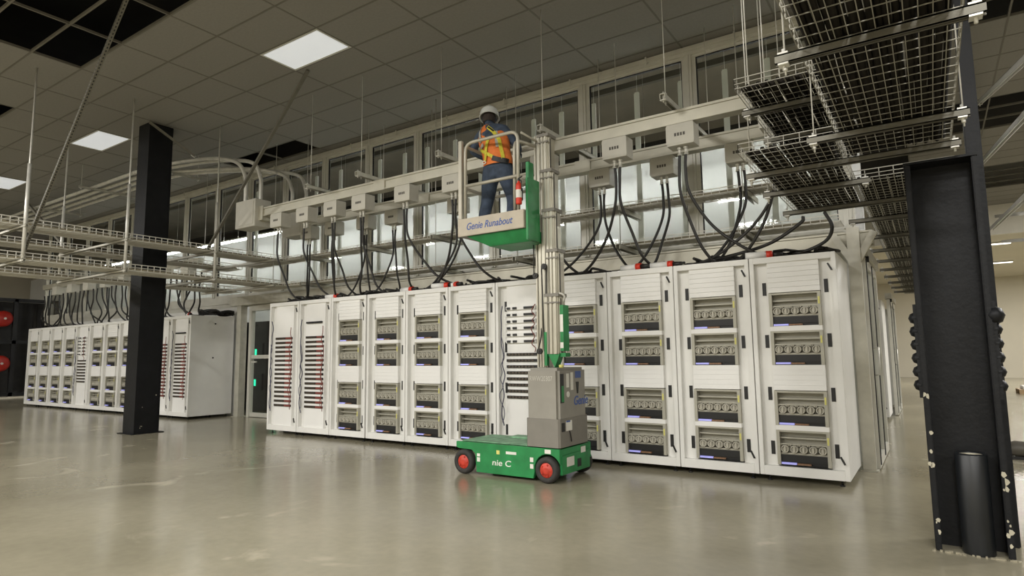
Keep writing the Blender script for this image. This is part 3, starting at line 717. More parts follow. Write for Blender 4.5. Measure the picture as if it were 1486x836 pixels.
for row, xs, y in (('front', front_x, 6.6), ('rear', rear_x, 7.6)):
    for k, x in enumerate(xs):
        lab = '%s tap-off box hanging on the %s busway, %s from the left' % ('grey', row, ORD[k])
        t = thing('tap_off_box', lab, 'junction box', (x, y - .02, 3.53), 0, 'tap-off boxes on the busways')
        link('body', ME['tapbody'], t); link('marking', ME['tapmark'], t)
        for q in (-.035, .035): link('cable_gland', ME['gland'], t, (q, -.02, 0))
        CAB.append((row, k, x, y))
rnd = random.Random(21)
front_d = [(.33,), (.42,), (-.12, .2), (-.25, .25), (-.05, .75), (-.5, .52), (.35, -.3), (-.6, .25), (.25, .7), (-.45, -.9)]
rear_d = [(.3, .1), (.35,), (-.35, .3), (-.4, .4), (-.75, -.7), (-.9, .55), (-.55, -.25), (-.3, -.6)]
for (row, k, x, y) in CAB:
    ds = (front_d if row == 'front' else rear_d)[k]
    for n, dx in enumerate(ds):
        sx = x + (-.035 if n == 0 else .035); ey = y + (.22 if row == 'front' else -.3) + rnd.uniform(-.08, .08); zs = 3.48
        sag = rnd.uniform(-.02, .03)
        mx = -.06 if dx > 0 else .06
        pts = [(sx, y - .04, zs), (sx + mx * .2, y - .04, zs - .22), (sx + mx * .4 + dx * .06, y - .03, 3.0), (sx + dx * .28, y * .7 + ey * .3, 2.66), (sx + dx * .62, (y + ey) / 2, 2.4 + sag), (sx + dx, ey, 2.262), (sx + dx * 1.35, ey + .1, 2.25)]
        lab = 'black power cable from the %s %s busway box, %s' % (ORD[k], row, ('bending right' if dx > 0 else 'bending left') + ((', %s of its pair' % ('first' if n == 0 else 'second')) if len(ds) > 1 else ''))
        tag(build(MB().tube(spline(pts, 6), .0165, 8), 'power_cable', CABLE), lab, 'cable', 'power cables dropping to the racks')
# big loops over the last racks
for k, (pts, lab) in enumerate((([(-.98, 6.75, 2.62), (-1.02, 6.75, 2.55), (-1.35, 6.8, 2.38), (-1.85, 6.85, 2.29), (-2.3, 6.95, 2.25)], 'black cable sweeping left from under the lower right tray'),
                                ([(-.8, 6.85, 2.66), (-.74, 6.85, 2.5), (-.82, 6.88, 2.36), (-1.1, 6.92, 2.27), (-1.5, 6.95, 2.26)], 'black cable looping onto the top of the last main rack'))):
    tag(build(MB().tube(spline(pts, 8), .018, 8), 'power_cable', CABLE), lab, 'cable', 'power cables dropping to the racks')
# end feed boxes with conduits
for k, (y, lab) in enumerate(((6.6, 'large grey feed box at the left end of the front busway'), (7.6, 'large grey feed box at the left end of the rear busway'))):
    t = thing('feed_box', lab, 'junction box', (-10.12, y, 3.62))
    build(MB().box(-.3, .3, -.16, .16, 0, .5), 'body', BOXG, t, bevel=.006)
    build(MB().box(-.25, .25, -.168, -.16, .04, .46), 'cover', BOXG, t, bevel=.003)
    build(MB().box(.3, .42, -.09, .09, .1, .36), 'busway_flange', BUSW, t)
for k in range(4):
    y = 6.02 + k * .2; ye = (6.52, 6.68, 7.52, 7.68)[k]; xe = -10.25 + (k % 2) * .22; zc = 5.12
    pts = [(-24.5, y, zc), (-20, y, zc), (-16, y, zc), (-13.2, y, zc), (-12.2, y + (ye - y) * .25, zc + .005), (-11.2, y + (ye - y) * .7, zc - .03), (xe - .28, ye - .03, zc - .2), (xe - .03, ye, zc - .52), (xe, ye, zc - .8), (xe, ye, 4.1)]
    t = thing('conduit', 'shiny steel conduit curving down into the busway feed boxes, %s of four' % ORD[k], 'conduit', (0, 0, 0), 0, 'steel conduits at the upper left')
    build(MB().tube(spline(pts, 8), .036, 10), 'pipe', STEEL, t)
    for xx in (-22, -19, -16.2, -13.4): build(MB().cyl((xx - .05, y, zc), (xx + .05, y, zc), .043, 10), 'coupling', STEEL, t)
for k, x in enumerate((-12.6, -15.2, -18.2, -21.2)):
    t = strut('strut carrying the four conduits, %s from the right' % ORD[k], (x, 5.7, 5.06), (x, 6.95, 5.06))
    for q, y in enumerate((5.75, 6.9)): rod(x, y, 5.0, CZ, '%s rod of the conduit support that is %s from the right' % (('front', 'rear')[q], ORD[k]), .006)

# ------------------------------------------------------------------ rack top clutter
gcl = 'plug connectors on the rack tops'
for k, (x, y) in enumerate(((-1.36, 6.76), (-2.42, 6.78), (-2.78, 6.74), (-5.5, 6.76), (-5.68, 6.74), (-8.05, 6.78), (-6.4, 6.8), (-13.6, 7.4))):
    lab = ['white plug with a red collar on the last main rack', 'white plug with a red collar on the third rack from the right', 'white plug with a red collar nearest the mast at right', 'white plug with a red collar on the sixth main rack', 'white plug with a red collar on the fifth main rack', 'white plug with a red collar on the third main rack', 'white plug with a red collar on the fourth main rack', 'white plug with a red collar on the background row corner'][k]
    t = thing('power_plug', lab, 'plug', (x, y, RH + .045), .3 - .2 * (k % 4), gcl)
    build(MB().cyl((-.2, 0, 0), (.0, 0, 0), .034, 10, 0, .04), 'plug_body', PANELW, t); build(MB().cyl((0, 0, 0), (.06, 0, 0), .043, 12), 'collar', RED, t)
    build(MB().cyl((.06, 0, 0), (.16, 0, .0), .03, 8, 0, .025), 'boot', CABLE, t)
rnd = random.Random(3)
for k, x in enumerate(main_x):
    b = MB()
    for q in range(4):
        x0 = x + .05 + rnd.random() * .2; pts = []
        for s_ in range(6): pts.append((x0 + s_ * .11 + rnd.uniform(-.05, .05), 6.95 + rnd.uniform(-.16, .35), RH + .03 + rnd.random() * .08))
        b.tube(spline(pts, 4), .017, 6)
    tag(build(b, 'cable_tangle', CABLE), 'tangle of black cables lying on top of the %s rack of the main row' % ORD[k], 'cables', 'cable tangles on rack tops')
    t = thing('busbar_whip', 'grey connector block behind the cables on the %s main rack' % ORD[k], 'connector', (x + .25, 7.3, RH), 0, 'connector blocks on rack tops')
    build(MB().box(0, .3, -.1, .1, 0, .09), 'block', CABG, t, bevel=.01); build(MB().cyl((.3, 0, .05), (.42, 0, .05), .03, 8), 'boot', CABLE, t)
for k, x in enumerate(lx):
    b = MB()
    for q in range(3):
        x0 = x + .1 + q * .25
        pts = [(x0, 7.5, 3.2), (x0 + rnd.uniform(-.1, .1), 7.5, 2.9), (x0 + rnd.uniform(-.3, .3), 7.55, 2.55), (x0 + rnd.uniform(-.4, .4), 7.6, 2.3), (x0 + rnd.uniform(-.5, .5), 7.7, 2.25)]
        b.tube(spline(pts, 5), .02, 6)
    tag(build(b, 'cable_drop', CABLE), 'black cables dropping onto the background row, %s rack from its right end' % ORD[k], 'cables', 'cable drops of the background row')
t = thing('busway', 'long grey busway rail over the background row', 'busway', (-22, 7.55, 3.4)); build(MB().box(0, 8.5, -.06, .06, 0, .14), 'rail', BUSW, t)
for k in range(8):
    t = thing('tap_off_box', 'tap-off box over the background row, %s from the right' % ORD[k], 'junction box', (-13.9 - k * 1.0, 7.5, 3.18), 0, 'tap-off boxes over the background row')
    link('body', ME['tapbody'], t)
b = MB()
for q in range(5): b.tube(spline([(-13.35 + rnd.uniform(-.1, .1), 7.5 + s_ * .15, RH + .04 + rnd.random() * .1) for s_ in range(6)], 4), .03, 6)
tag(build(b, 'cable_tangle', CABLE), 'thick black cable heap on the right end of the background row', 'cables')

# ------------------------------------------------------------------ dark machinery at far left
t = thing('pump_skid', 'dark machine frame with two red round covers at the far left edge', 'machine', (-27.3, 7.2, .06))
build(MB().box(-.8, -.6, 0, 2.6, .1, 3.4), 'back_panel', MACH, t)
for y in (.05, 1.2, 2.45): build(MB().box(.1, .24, y, y + .12, 0, 3.45), 'upright', DARK, t)
for z in (.02, 1.85, 3.35): build(MB().box(.1, .24, 0, 2.6, z, z + .12), 'crossbar', DARK, t)
for z in (1.16, 2.73):
    M = Matrix.Translation((.3, .9, z)) @ Matrix.Rotation(pi / 2, 4, 'Y')
    c_ = build(MB().lathe([(.28, -.5), (.28, 0), (.26, .06), (.18, .11), (.001, .14)], 24, 0, M), 'red_cover', mat('red_machine_cover', (176, 44, 34), .35, var=.1), t)
    build(MB().cyl((.42, .9, z), (.47, .9, z), .04, 10), 'cap_nut', STEEL, c_)
build(MB().cyl((.1, 1.9, 0.1), (.1, 1.9, 3.3), .07, 10).cyl((.1, 2.15, .1), (.1, 2.15, 3.3), .05, 10), 'riser_pipe', MACH, t)
tag(build(MB().box(-27.5, -26.8, 7.1, 9.9, 0, .06), 'plinth', WALL), 'low pale plinth under the dark machine at far left', 'plinth')
# far right floor items
t = thing('wooden_pallet', 'flat wooden pallet load at the right edge near the far wall', 'pallet', (2.6, 23.6, 0))
for k in range(3): build(MB().box(-.6, .6, -.5 + k * .45, -.4 + k * .45, 0, .1), 'runner', WOOD, t)
for k in range(6): build(MB().box(-.6 + k * .2, -.44 + k * .2, -.5, .5, .1, .125), 'plank', WOOD, t)
build(MB().box(-.5, .5, -.4, .4, .125, .22), 'load', PANELW, t, bevel=.01)
t = thing('floor_squeegee', 'grey tapered tool with an orange end on the floor behind the right column', 'tool', (.62, 9.35, 0))
build(MB().tube([(-.05, 0, .1), (.1, 0, .12), (.7, .05, .1), (.9, .06, .08)], [.05, .09, .07, .03], 10), 'body', CABG, t); build(MB().cyl((-.15, 0, .1), (-.05, 0, .1), .05, 10), 'orange_end', mat('orange_plastic', (226, 96, 44), .5), t)
build(MB().box(-.1, .8, -.04, .04, 0, .03), 'blade', DARK, t)
# ------------------------------------------------------------------ one-person lift
LX, LYc = -3.76, 5.75
t = thing('personnel_lift', 'green and grey one-person mast lift with raised cage, parked before the racks', 'lift', (LX, LYc, 0))
ch = MB()
def arch(cx, r, z0, a0, a1, n=8): return [(cx + r * cos(a0 + (a1 - a0) * k / n), z0 + r * sin(a0 + (a1 - a0) * k / n)) for k in range(n + 1)]
side = [(-.64, .335), (-.64, .275), (-.60, .262), (-.43, .258), (-.38, .22), (-.365, .03), (.35, .03)] + arch(.52, .155, .125, radians(190), radians(20), 9) + [(.66, .2), (.66, .335)]
ch.prism(side, 'y', -.335, -.3).prism(side, 'y', .3, .335)
ch.box(-.62, .66, -.3, .3, .27, .33).box(-.36, .34, -.3, .3, .04, .27).box(.64, .665, -.3, .3, .08, .27)
build(ch, 'chassis', GREEN, t, bevel=.004)
dk = MB().box(-.6, .27, -.28, .28, .335, .345).box(-.25, .2, .12, .3, .345, .36)
build(dk, 'deck_plate', GREEND, t, bevel=.003)
def wheel(x, y, s):
    M = Matrix.Translation((x, y, .128)) @ Matrix.Rotation(pi / 2 * s, 4, 'X')
    wv = build(MB().lathe([(.04, -.05), (.1, -.05), (.12, -.042), (.128, -.025), (.128, .02), (.122, .036), (.104, .044), (.076, .04), (.072, .02)], 28, 0, M), 'wheel', RUBB, t)
    hb = MB().lathe([(.075, .028), (.066, .036), (.05, .034), (.044, .044), (.02, .046), (.001, .046)], 24, 0, M)
    for q in range(5):
        a = q * 2 * pi / 5; p = M @ Vector((.055 * cos(a), .055 * sin(a), .034)); p2 = M @ Vector((.055 * cos(a), .055 * sin(a), .046)); hb.cyl(p, p2, .008, 6)
    build(hb, 'hub', REDH, wv)
for x in (-.52, .52):
    wheel(x, -.33, 1); wheel(x, .37, -1)
cv = MB().box(.28, .655, -.325, .27, .58, 1.13)
build(cv, 'cover', LIFTG, t, bevel=.03)
build(MB().prism([(.272, -.315), (.29, -.335), (.646, -.335), (.664, -.315), (.664, .26), (.646, .28), (.29, .28), (.272, .26)], 'z', .345, .625), 'cover_skirt', LIFTG2, t)
build(MB().box(.652, .659, -.29, -.22, .78, 1.07).box(.66, .668, -.29, -.23, .5, .585), 'slot', DARK, t)
build(MB().box(.653, .6605, -.27, -.22, .79, .95), 'slot_inner', GREEN, t)
for q in ((.652, .6585, -.16, -.11, .93, 1.07), (.652, .6585, -.07, -.02, .9, 1.08), (.662, .6675, -.2, -.08, .5, .6)): build(MB().box(*q), 'decal', WSTK, t)
build(MB().cyl((.652, -.13, .86), (.659, -.13, .86), .03, 14), 'round_decal', WSTK, t)
build(MB().box(.652, .6585, .03, .15, 1.02, 1.09).box(.6672, .669, -.2, -.12, .585, .6), 'blue_decal', BLUET, t)
build(MB().prism([(.04, .98), (.1, .98), (.085, .86), (.06, .86)], 'x', .652, .66), 'key_recess', DARK, t)
text('lettering', 'Genie', .13, BLUET, t, (.6565, -.02, .745), (pi / 2, 0, pi / 2), .25)
text('number', 'RWW20307', .07, mat('faded_white_print', (184, 180, 170), .6), t, (.315, -.3258, 1.0), (pi / 2, 0, 0), 0, width=.27)
build(MB().tube(spline([(.668, -.14, .5), (.675, -.13, .46), (.672, -.11, .41), (.668, -.1, .39)], 5), .006, 5), 'charge_lead', CABLE, t)
build(MB().cyl((.6, -.16, 1.13), (.6, -.16, 1.16), .025, 10), 'beacon', YELL, t)
text('lettering', 'nie C', .085, WHITET, t, (-.16, -.336, .12), (pi / 2, 0, 0), .1, width=.24)
build(MB().box(-.1, -.06, -.337, -.335, .235, .275), 'warning_decal', YELL, t)
for q in ((.02, .15, -.337, -.335, .245, .272), (.315, .355, -.337, -.335, .19, .235), (.315, .355, -.337, -.335, .125, .17), (-.355, -.315, -.337, -.335, .14, .185), (-.355, -.315, -.337, -.335, .195, .225), (.49, .56, -.337, -.335, .285, .325), (.665, .667, -.2, -.05, .15, .24), (.665, .667, .1, .2, .25, .31)): build(MB().box(*q), 'decal', WSTK, t)
build(MB().box(.665, .668, .02, .1, .12, .2), 'forklift_slot', DARK, t)
# mast stages
stages = [(.205, .30, 1.13, 3.72, .09), (.275, .395, 2.95, 3.70, .05), (.325, .45, 2.5, 3.28, .02), (.36, .49, 2.1, 2.83, -.01), (.41, .53, 1.7, 2.38, -.03), (.40, .55, 1.27, 1.9, -.06)]
for k, (a, b, z0, z1, y) in enumerate(stages):
    m_ = MB(); wd = b - a; z0_ = z0 if k in (0, 5) else 1.32
    m_.box(a, b, y - .06, y + .10, z0_, z1)
    for q in (0.0, .36, .72): m_.box(a + wd * q, a + wd * (q + .2), y - .075, y - .06, z0_, z1)
    m_.box(b, b + .014, y - .04, y + .0, z0_, z1)
    st = build(m_, 'mast_stage', MASTA, t, bevel=.003)
    if k: build(MB().box(a - .006, b + .02, y - .08, y + .1, z1 - .03, z1 + .004).box(a - .006, b + .02, y - .081, y - .06, z1 - .1, z1 - .085), 'collar', LIFTG2, st)
    build(MB().box(b + .014, b + .018, y - .03, y - .01, z0_, z1 - .05).box(a + wd * .26, a + wd * .32, y - .0615, y - .06, z0_, z1 - .04), 'channel_groove', CABG, st)
for (x, z, y) in ((.295, 3.1, .02), (.2, 2.13, .03), (.39, 2.2, -.1), (.335, 1.3, -.13)):
    build(MB().cyl((x, y - .03, z), (x, y, z), .032, 14).cyl((x, y - .036, z), (x, y - .03, z), .014, 10), 'pulley', CABLE, t)
build(MB().tube(spline([(.27, .01, 3.1), (.268, .01, 2.6), (.268, .01, 1.9), (.29, -.03, 1.5), (.31, -.13, 1.32)], 6), .007, 6).tube([(.325, .01, 3.1), (.325, .0, 2.4), (.325, -.02, 1.6)], .006, 6).tube([(.36, -.12, 2.2), (.38, -.12, 1.3)], .007, 6).tube([(.42, -.12, 2.2), (.39, -.12, 1.3)], .007, 6).tube([(.19, 0, 2.55), (.19, .0, 2.15)], .006, 6), 'hoist_cable', CABLE, t)
build(MB().box(.56, .6, -.1, .02, 1.3, 1.78).box(.39, .42, -.14, -.1, 1.15, 1.5).prism([(.42, 1.27), (.56, 1.27), (.5, 1.13)], 'y', -.12, -.02).box(.48, .62, -.1, 0, 1.24, 1.28), 'mast_bracket', GREEN, t)
for q in ((1.5, 1.68), (1.33, 1.39)): build(MB().box(.562, .598, -.102, -.1, *q), 'decal', WSTK, t)
build(MB().tube(spline([(.52, -.1, 1.88), (.58, -.12, 1.9), (.62, -.1, 1.87), (.6, -.08, 1.82)], 5), .012, 6), 'lever', STEEL, t)
# cage
x0, x1, y0, y1 = -.60, .29, -.35, .30
pf = build(MB().box(x0 + .02, x1 - .02, y0 + .02, y1 - .02, 2.60, 2.62), 'cage_floor', LIFTG2, t)
build(MB().box(x0, x1, y0, y0 + .012, 2.60, 2.80), 'toe_board', TOEB, t, bevel=.004)
build(MB().box(x0, x1, y1 - .012, y1, 2.60, 2.80), 'toe_board', TOEB, t, bevel=.004)
build(MB().box(x0, x0 + .012, y0 + .012, y1 - .012, 2.60, 2.80), 'toe_board', TOEB, t, bevel=.004)
build(MB().box(x1 - .012, x1, y0 + .012, y1 - .012, 2.60, 2.80), 'toe_board', TOEB, t, bevel=.004)
text('lettering', 'Genie Runabout', .11, BLUET, t, (x0 + .12, y0 - .001, 2.665), (pi / 2, 0, 0), .28, width=.62)
pan = MB(); top = [(x0 + .1, y0 + .03), (x1 + .02, y0 + .03), (x1 + .02, y1 - .03), (x0 + .1, y1 - .03)]; bot = [(x0 + .36, y0 + .12), (x1 + .02, y0 + .12), (x1 + .02, y1 - .1), (x0 + .36, y1 - .1)]
i = len(pan.v); pan.v += [(p[0], p[1], 2.6) for p in top] + [(p[0], p[1], 2.47) for p in bot]
for k in range(4): pan.f.append((i + k, i + (k + 1) % 4, i + 4 + (k + 1) % 4, i + 4 + k)); pan.m.append(0); pan.s.append(False)
pan.f += [(i + 3, i + 2, i + 1, i), (i + 4, i + 5, i + 6, i + 7)]; pan.m += [0, 0]; pan.s += [False] * 2
build(pan, 'cage_pan', GREEN, t, bevel=.006)
build(MB().box(x1 + .02, x1 + .05, -.34, -.1, 2.47, 3.14).box(x1 + .0, x1 + .04, -.3, -.2, 3.1, 3.32), 'carriage_plate', GREEN, t, bevel=.004)
R_ = .019
def loop(pts, rr=.11, n=5):
    out = []; P = [Vector(p) for p in pts]; N = len(P)
    for k, p in enumerate(P):
        if k in (0, N - 1): out.append(p); continue
        a = (P[k - 1] - p).normalized(); b = (P[k + 1] - p).normalized()
        for q in range(n + 1):
            s = q / n; out.append((p + a * rr) * (1 - s) ** 2 + p * 2 * s * (1 - s) + (p + b * rr) * s * s)
    return out
zt = 3.68
build(MB().tube(loop([(x0 + .09, y0 + .03, 2.8), (x0 + .09, y0 + .03, zt), (x1 - .08, y0 + .03, zt), (x1 - .08, y0 + .03, 2.8)]), R_, 10), 'front_rail', RAILG, t)
build(MB().tube([(x0 + .09, y0 + .03, 3.18), (x1 - .08, y0 + .03, 3.18)], R_, 10), 'mid_rail', RAILG, t)
build(MB().box(x0 + .0, x0 + .05, y0 + .01, y0 + .05, 2.8, 3.72), 'corner_post', RAILG, t, bevel=.004)
build(MB().tube(loop([(x0 + .03, y0 + .06, 2.8), (x0 + .03, y0 + .06, zt), (x0 + .03, y1 - .04, zt), (x0 + .03, y1 - .04, 2.8)]), R_, 10), 'side_rail', RAILG, t)
build(MB().tube([(x0 + .03, y0 + .06, 3.18), (x0 + .03, y1 - .04, 3.18)], R_, 8), 'mid_rail', RAILG, t)
build(MB().tube(loop([(x0 + .06, y1 - .03, 2.8), (x0 + .06, y1 - .03, zt), (x1 - .05, y1 - .03, zt), (x1 - .05, y1 - .03, 2.8)]), R_, 10), 'rear_rail', RAILG, t)
build(MB().tube([(x0 + .06, y1 - .03, 3.18), (x1 - .05, y1 - .03, 3.18)], R_, 8), 'mid_rail', RAILG, t)
build(MB().tube(loop([(x1 - .14, y0 + .05, 2.8), (x1 - .14, y0 + .05, zt - .08), (x1 - .04, y1 - .1, zt - .08), (x1 - .04, y1 - .1, 2.8)]), R_, 8), 'side_rail', RAILG, t)
build(MB().tube([(x1 - .05, y0 + .05, zt - .02), (x1 - .02, y1 - .05, zt - .06)], .012, 8).tube([(x1 - .05, y0 + .05, 3.16), (x1 + .0, y1 - .25, 3.14)], .014, 8), 'side_rail', RAILG, t)
build(MB().box(x1 - .12, x1 - .02, .1, .22, 3.42, 3.66).box(x1 - .1, x1 - .04, .08, .1, 3.46, 3.6), 'control_box', LIFTG, t, bevel=.01)
# extinguisher
e = thing('fire_extinguisher', 'small red fire extinguisher with white label on the lift cage', 'extinguisher', (LX + x1 - .02, LYc + y0 - .055, 2.84))
e.scale = (.85, .9, .95)
build(MB().lathe([(.001, 0), (.034, .0), (.038, .012), (.038, .2), (.03, .235), (.014, .25), (.014, .262)], 18), 'cylinder', RED, e)
build(MB().lathe([(.0385, .07), (.0386, .16)], 18), 'label', WSTK, e)
build(MB().box(-.012, .012, -.012, .012, .262, .285).bar((-.01, 0, .29), (.05, 0, .31), .016, .008), 'valve', DARK, e)
build(MB().tube(spline([(.012, 0, .275), (.045, -.01, .25), (.046, -.01, .14)], 6), .006, 6), 'hose', DARK, e)
build(MB().box(-.02, .02, .036, .058, .05, .19), 'bracket', DARK, e)
# ------------------------------------------------------------------ worker
P0 = Vector((-4.03, 5.72, 2.622))
pr = thing('person', 'worker in white hard hat, orange vest and blue jeans standing in the lift cage', 'person', tuple(P0))
V = []; Ed = []; Rr = []
def lean(p):
    z = p[2]; k = max(0.0, z - .88)
    return (p[0] - .2 * k, p[1] + .04 * k, z - .08 * k)
def J(p, r, par=None):
    p = lean(p)
    V.append(p); Rr.append(r if isinstance(r, tuple) else (r, r))
    if par is not None: Ed.append((par, len(V) - 1))
    return len(V) - 1
pel = J((.05, -.045, .82), (.145, .115))
s1 = J((.045, -.05, .97), (.14, .105), pel); s2 = J((.015, -.01, 1.15), (.155, .11), s1); s3 = J((-.02, .035, 1.29), (.15, .10), s2)
nk = J((-.06, .085, 1.405), (.06, .06), s3); hb = J((-.075, .105, 1.47), (.056, .06), nk)
for sx, hx, kx, ax, ky in ((-1, -.07, -.16, -.2, .03), (1, .155, .195, .21, .05)):
    h = J((hx, -.035, .73), (.108, .112), pel); th = J((hx * .6 + kx * .4, -.02, .58), (.096, .1), h); kn = J((kx, ky, .43), (.074, .078), th)
    cf = J((kx * .6 + ax * .4, ky - .045, .29), (.07, .074), kn); an = J((ax, -.02, .1), (.056, .06), cf); hl = J((ax, -.005, .05), (.045, .045), an)
    ball = J((ax + .02 * sx, .13, .035), (.045, .034), hl); J((ax + .03 * sx, .2, .03), (.034, .026), ball)
arms = {}
for sx, sh, el, wr in ((-1, (-.205, .05, 1.30), (-.40, .1, 1.14), (-.33, .33, 1.06)), (1, (.165, .02, 1.28), (.265, .09, 1.04), (.13, .31, 1.06))):
    a = J(sh, (.068, .068), s3); m = J(tuple((Vector(sh) * .5 + Vector(el) * .5)), (.055, .055), a); e_ = J(el, (.045, .045), m)
    f_ = J(tuple(Vector(el) * .6 + Vector(wr) * .4), (.042, .042), e_); w_ = J(wr, (.028, .03), f_)
    d = (Vector(wr) - Vector(el)).normalized(); J(tuple(Vector(wr) + d * .045), (.034, .022), w_); arms[sx] = (Vector(lean(el)), Vector(lean(wr)), d)
me = bpy.data.meshes.new('body'); me.from_pydata(V, Ed, []); bo = bpy.data.objects.new('body_rig', me); COL.objects.link(bo)
bo.modifiers.new('skin', 'SKIN'); ss = bo.modifiers.new('sub', 'SUBSURF'); ss.levels = 2
for k, sv in enumerate(me.skin_vertices[0].data): sv.radius = Rr[k]; sv.use_root = (k == pel)
dg = bpy.context.evaluated_depsgraph_get(); bme = bpy.data.meshes.new_from_object(bo.evaluated_get(dg)); bpy.data.objects.remove(bo)
# fingers and head joined into the same body mesh
fb = MB()
for sx, (el, wr, d) in arms.items():
    palm = wr + d * .06; lat = d.cross(Vector((0, 0, 1))).normalized(); dn = Vector((0, 0, -1))
    for q, ln in enumerate((.068, .076, .07, .055)):
        off = lat * ((q - 1.5) * .019) * sx
        b0 = palm + off - d * .015; fb.tube([b0, b0 + d * ln * .5, b0 + d * ln * .8 + dn * ln * .3, b0 + d * ln * .75 + dn * ln * .65], [.0095, .009, .0085, .006], 7)
    b0 = palm - d * .035 - lat * .03 * sx; fb.tube([b0, b0 - lat * .022 * sx + d * .02, b0 - lat * .02 * sx + d * .05 + dn * .015], [.012, .0105, .007], 7)
hc = Vector(lean((-.085, .125, 1.535))); fd = Vector((-.45, .85, -.28)).normalized(); fs = fd.cross(Vector((0, 0, 1))).normalized(); fu = fs.cross(fd)
HM = Matrix(((fs.x, fd.x, fu.x, hc.x), (fs.y, fd.y, fu.y, hc.y), (fs.z, fd.z, fu.z, hc.z), (0, 0, 0, 1)))
prof = []
for k in range(13):
    a = -pi / 2 + pi * k / 12; prof.append((max(.001, cos(a) * (.076 if sin(a) > -.1 else .076 * (1 - .22 * (-sin(a) - .1)))), sin(a) * .112))
fb.lathe(prof, 20, 0, HM @ Matrix.Diagonal((1, 1.22, 1, 1)))
fb.lathe([(.016, -.02), (.014, -.008), (.008, .012), (.001, .03)], 8, 0, HM @ Matrix.Translation((0, .092, -.005)) @ Matrix.Diagonal((.8, 1.2, 1, 1)))
for s_ in (-1, 1): fb.lathe([(.001, -.028), (.016, -.014), (.02, .008), (.014, .024), (.001, .03)], 8, 0, HM @ Matrix.Translation((s_ * .077, -.005, -.008)) @ Matrix.Diagonal((.5, 1, 1, 1)))
fb.lathe([(.001, -.006), (.02, 0), (.001, .006)], 8, 0, HM @ Matrix.Translation((0, .085, -.055)) @ Matrix.Diagonal((1.2, .6, 1, 1)))
bm = bmesh.new(); bm.from_mesh(bme); nb = len(bm.verts); vs_ = [bm.verts.new(v) for v in fb.v]
for f in fb.f:
    try: bm.faces.new([vs_[q] for q in f])
    except ValueError: pass
bmesh.ops.recalc_face_normals(bm, faces=bm.faces)
for f in bm.faces:
    c = f.calc_center_median(); f.smooth = True
    z = c.z
    idx = 1                                                     # shirt
    if z < .085: idx = 3
    elif z < .86: idx = 0
    elif z > 1.40: idx = 2
    for sx, (el, wr, d) in arms.items():
        if z > .9 and (c - el).dot(d) > .03 and (c - (el + wr) / 2).length < .26 and abs((c - el).cross(d).length) < .12: idx = 2
    f.material_index = idx
bm.to_mesh(bme); bm.free(); bme.materials.clear()
for m_ in (JEAN, NAVY, SKIN, BOOT): bme.materials.append(m_)
link('body', bme, pr)
eyes = MB()
for s_ in (-1, 1): eyes.lathe([(.001, -.007), (.009, 0), (.001, .007)], 8, 0, HM @ Matrix.Translation((s_ * .03, .086, .008)))
build(eyes, 'eyes', DARK, pr)
hr = MB(); pf_ = []
for k in range(8):
    a = radians(-38) + radians(85) * k / 7; pf_.append((cos(a) * .082, sin(a) * .118))
hr.lathe(pf_, 20, 0, HM @ Matrix.Translation((0, -.012, .005)) @ Matrix.Diagonal((1, 1.16, 1, 1)))
build(hr, 'hair', HAIR, pr)
HT = HM @ Matrix.Translation((0, .0, .026)) @ Matrix.Rotation(radians(4), 4, 'X') @ Matrix.Diagonal((1.16, 1.36, 1.16, 1))
hat = MB().lathe([(.092, .0), (.107, -.008), (.109, -.003), (.102, .008), (.1, .04), (.09, .075), (.066, .1), (.035, .112), (.001, .115)], 28, 0, HT)
hat.lathe([(.001, .124), (.014, .12), (.018, .112), (.02, .1)], 10, 0, HT @ Matrix.Diagonal((.8, 3.6, 1, 1)))
hto = build(hat, 'hard_hat', HAT, pr)
br = MB(); br.prism([(-.085, .12), (-.06, .165), (0, .182), (.06, .165), (.085, .12)], 'z', -.016, -.006)
br.v = [tuple(HM @ Matrix.Translation((0, .0, .032)) @ Vector(p)) for p in br.v]; build(br, 'brim', HAT, hto)
# vest
rings = [(.80, .05, -.047, .172, .138), (.88, .048, -.05, .170, .134), (.97, .045, -.052, .168, .132), (1.06, .03, -.035, .178, .135), (1.15, .012, -.01, .186, .137), (1.23, -.005, .015, .188, .132), (1.30, -.02, .037, .178, .125), (1.355, -.034, .058, .140, .11), (1.395, -.046, .072, .1, .088), (1.415, -.052, .08, .082, .078)]
def ring(z):
    for k in range(len(rings) - 1):
        if rings[k][0] <= z <= rings[k + 1][0]:
            f = (z - rings[k][0]) / (rings[k + 1][0] - rings[k][0]); return [rings[k][q] + (rings[k + 1][q] - rings[k][q]) * f for q in range(5)]
    return rings[0] if z < rings[0][0] else rings[-1]
def surf(a, z, off=0.0):
    _, cx_, cy_, rx, ry = ring(z); rx *= 1.07; return Vector(lean((cx_ + (rx + off) * cos(a), cy_ + (ry + off) * sin(a), z)))
vb = MB(); N = 36; zs = [.80 + (1.415 - .80) * k / 22 for k in range(23)]
for z in zs:
    for j in range(N):
        a = 2 * pi * j / N; p = surf(a, z, .004 * sin(5 * a + 9 * z)); vb.v.append(tuple(p))
for k in range(22):
    for j in range(N):
        vb.f.append((k * N + j, k * N + (j + 1) % N, (k + 1) * N + (j + 1) % N, (k + 1) * N + j)); vb.m.append(0); vb.s.append(True)
vest = build(vb, 'safety_vest', VEST, pr)
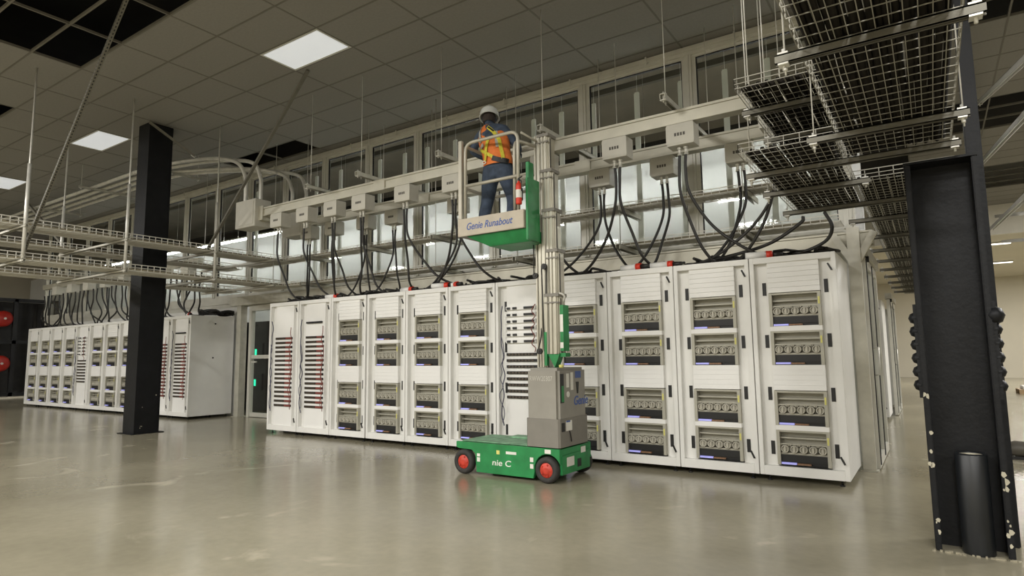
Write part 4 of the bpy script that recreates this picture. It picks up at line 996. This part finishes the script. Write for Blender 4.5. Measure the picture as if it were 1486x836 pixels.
def ribbon(pts, wd, off=.009, n=10):
    b = MB(); prev = None
    pp = []
    for k in range(len(pts) - 1):
        for q in range(n): f = q / n; pp.append((pts[k][0] * (1 - f) + pts[k + 1][0] * f, pts[k][1] * (1 - f) + pts[k + 1][1] * f))
    pp.append(pts[-1]); C = [surf(a, z, off) for a, z in pp]
    for k, (a, z) in enumerate(pp):
        tng = (C[min(k + 1, len(C) - 1)] - C[max(k - 1, 0)]).normalized(); nrm = (surf(a, z, off + .05) - C[k]).normalized(); sd = tng.cross(nrm).normalized() * wd / 2
        b.v += [tuple(C[k] - sd), tuple(C[k] + sd), tuple(C[k] + sd - nrm * .006), tuple(C[k] - sd - nrm * .006)]
        if k:
            i = len(b.v) - 8
            for q in range(4): b.f.append((i + q, i + (q + 1) % 4, i + 4 + (q + 1) % 4, i + 4 + q)); b.m.append(0); b.s.append(False)
    return b
dA = lambda x: -pi / 2 + x
build(ribbon([(dA(-.55), 1.12), (dA(-.55), 1.36)], .05), 'reflective_stripe', REFL, vest)
build(ribbon([(dA(.6), 1.0), (dA(.6), 1.34)], .045), 'reflective_stripe', REFL, vest)
build(ribbon([(dA(-.9), 1.02), (dA(-.4), 1.07)], .05), 'reflective_stripe', REFL, vest)
hn = build(ribbon([(dA(-.95), 1.03), (dA(-.25), .93), (dA(.35), .84)], .036, .013), 'harness_strap', LIME, pr)
build(ribbon([(dA(.12), 1.14), (dA(-.2), 1.0), (dA(-.5), .84)], .04, .016), 'harness_strap', LIME, pr)
build(ribbon([(dA(.15), 1.34), (dA(.45), 1.24), (dA(.75), 1.1), (dA(.8), .84)], .04, .013), 'harness_strap', LIME, pr)
build(ribbon([(dA(.2), 1.33), (dA(.5), 1.24)], .018, .02), 'strap_pad', DARK, pr)
build(ribbon([(dA(.1), .86), (dA(.5), .83), (dA(1.2), .81)], .055, .015), 'tool_belt', DARK, pr)
rc = surf(dA(-.52), .83, .02); rg = [(rc.x + .022 * cos(q * pi / 8), rc.y, rc.z + .016 * sin(q * pi / 8)) for q in range(16)]
build(MB().tube(rg, .006, 6, closed=True), 'harness_ring', WSTK, pr)
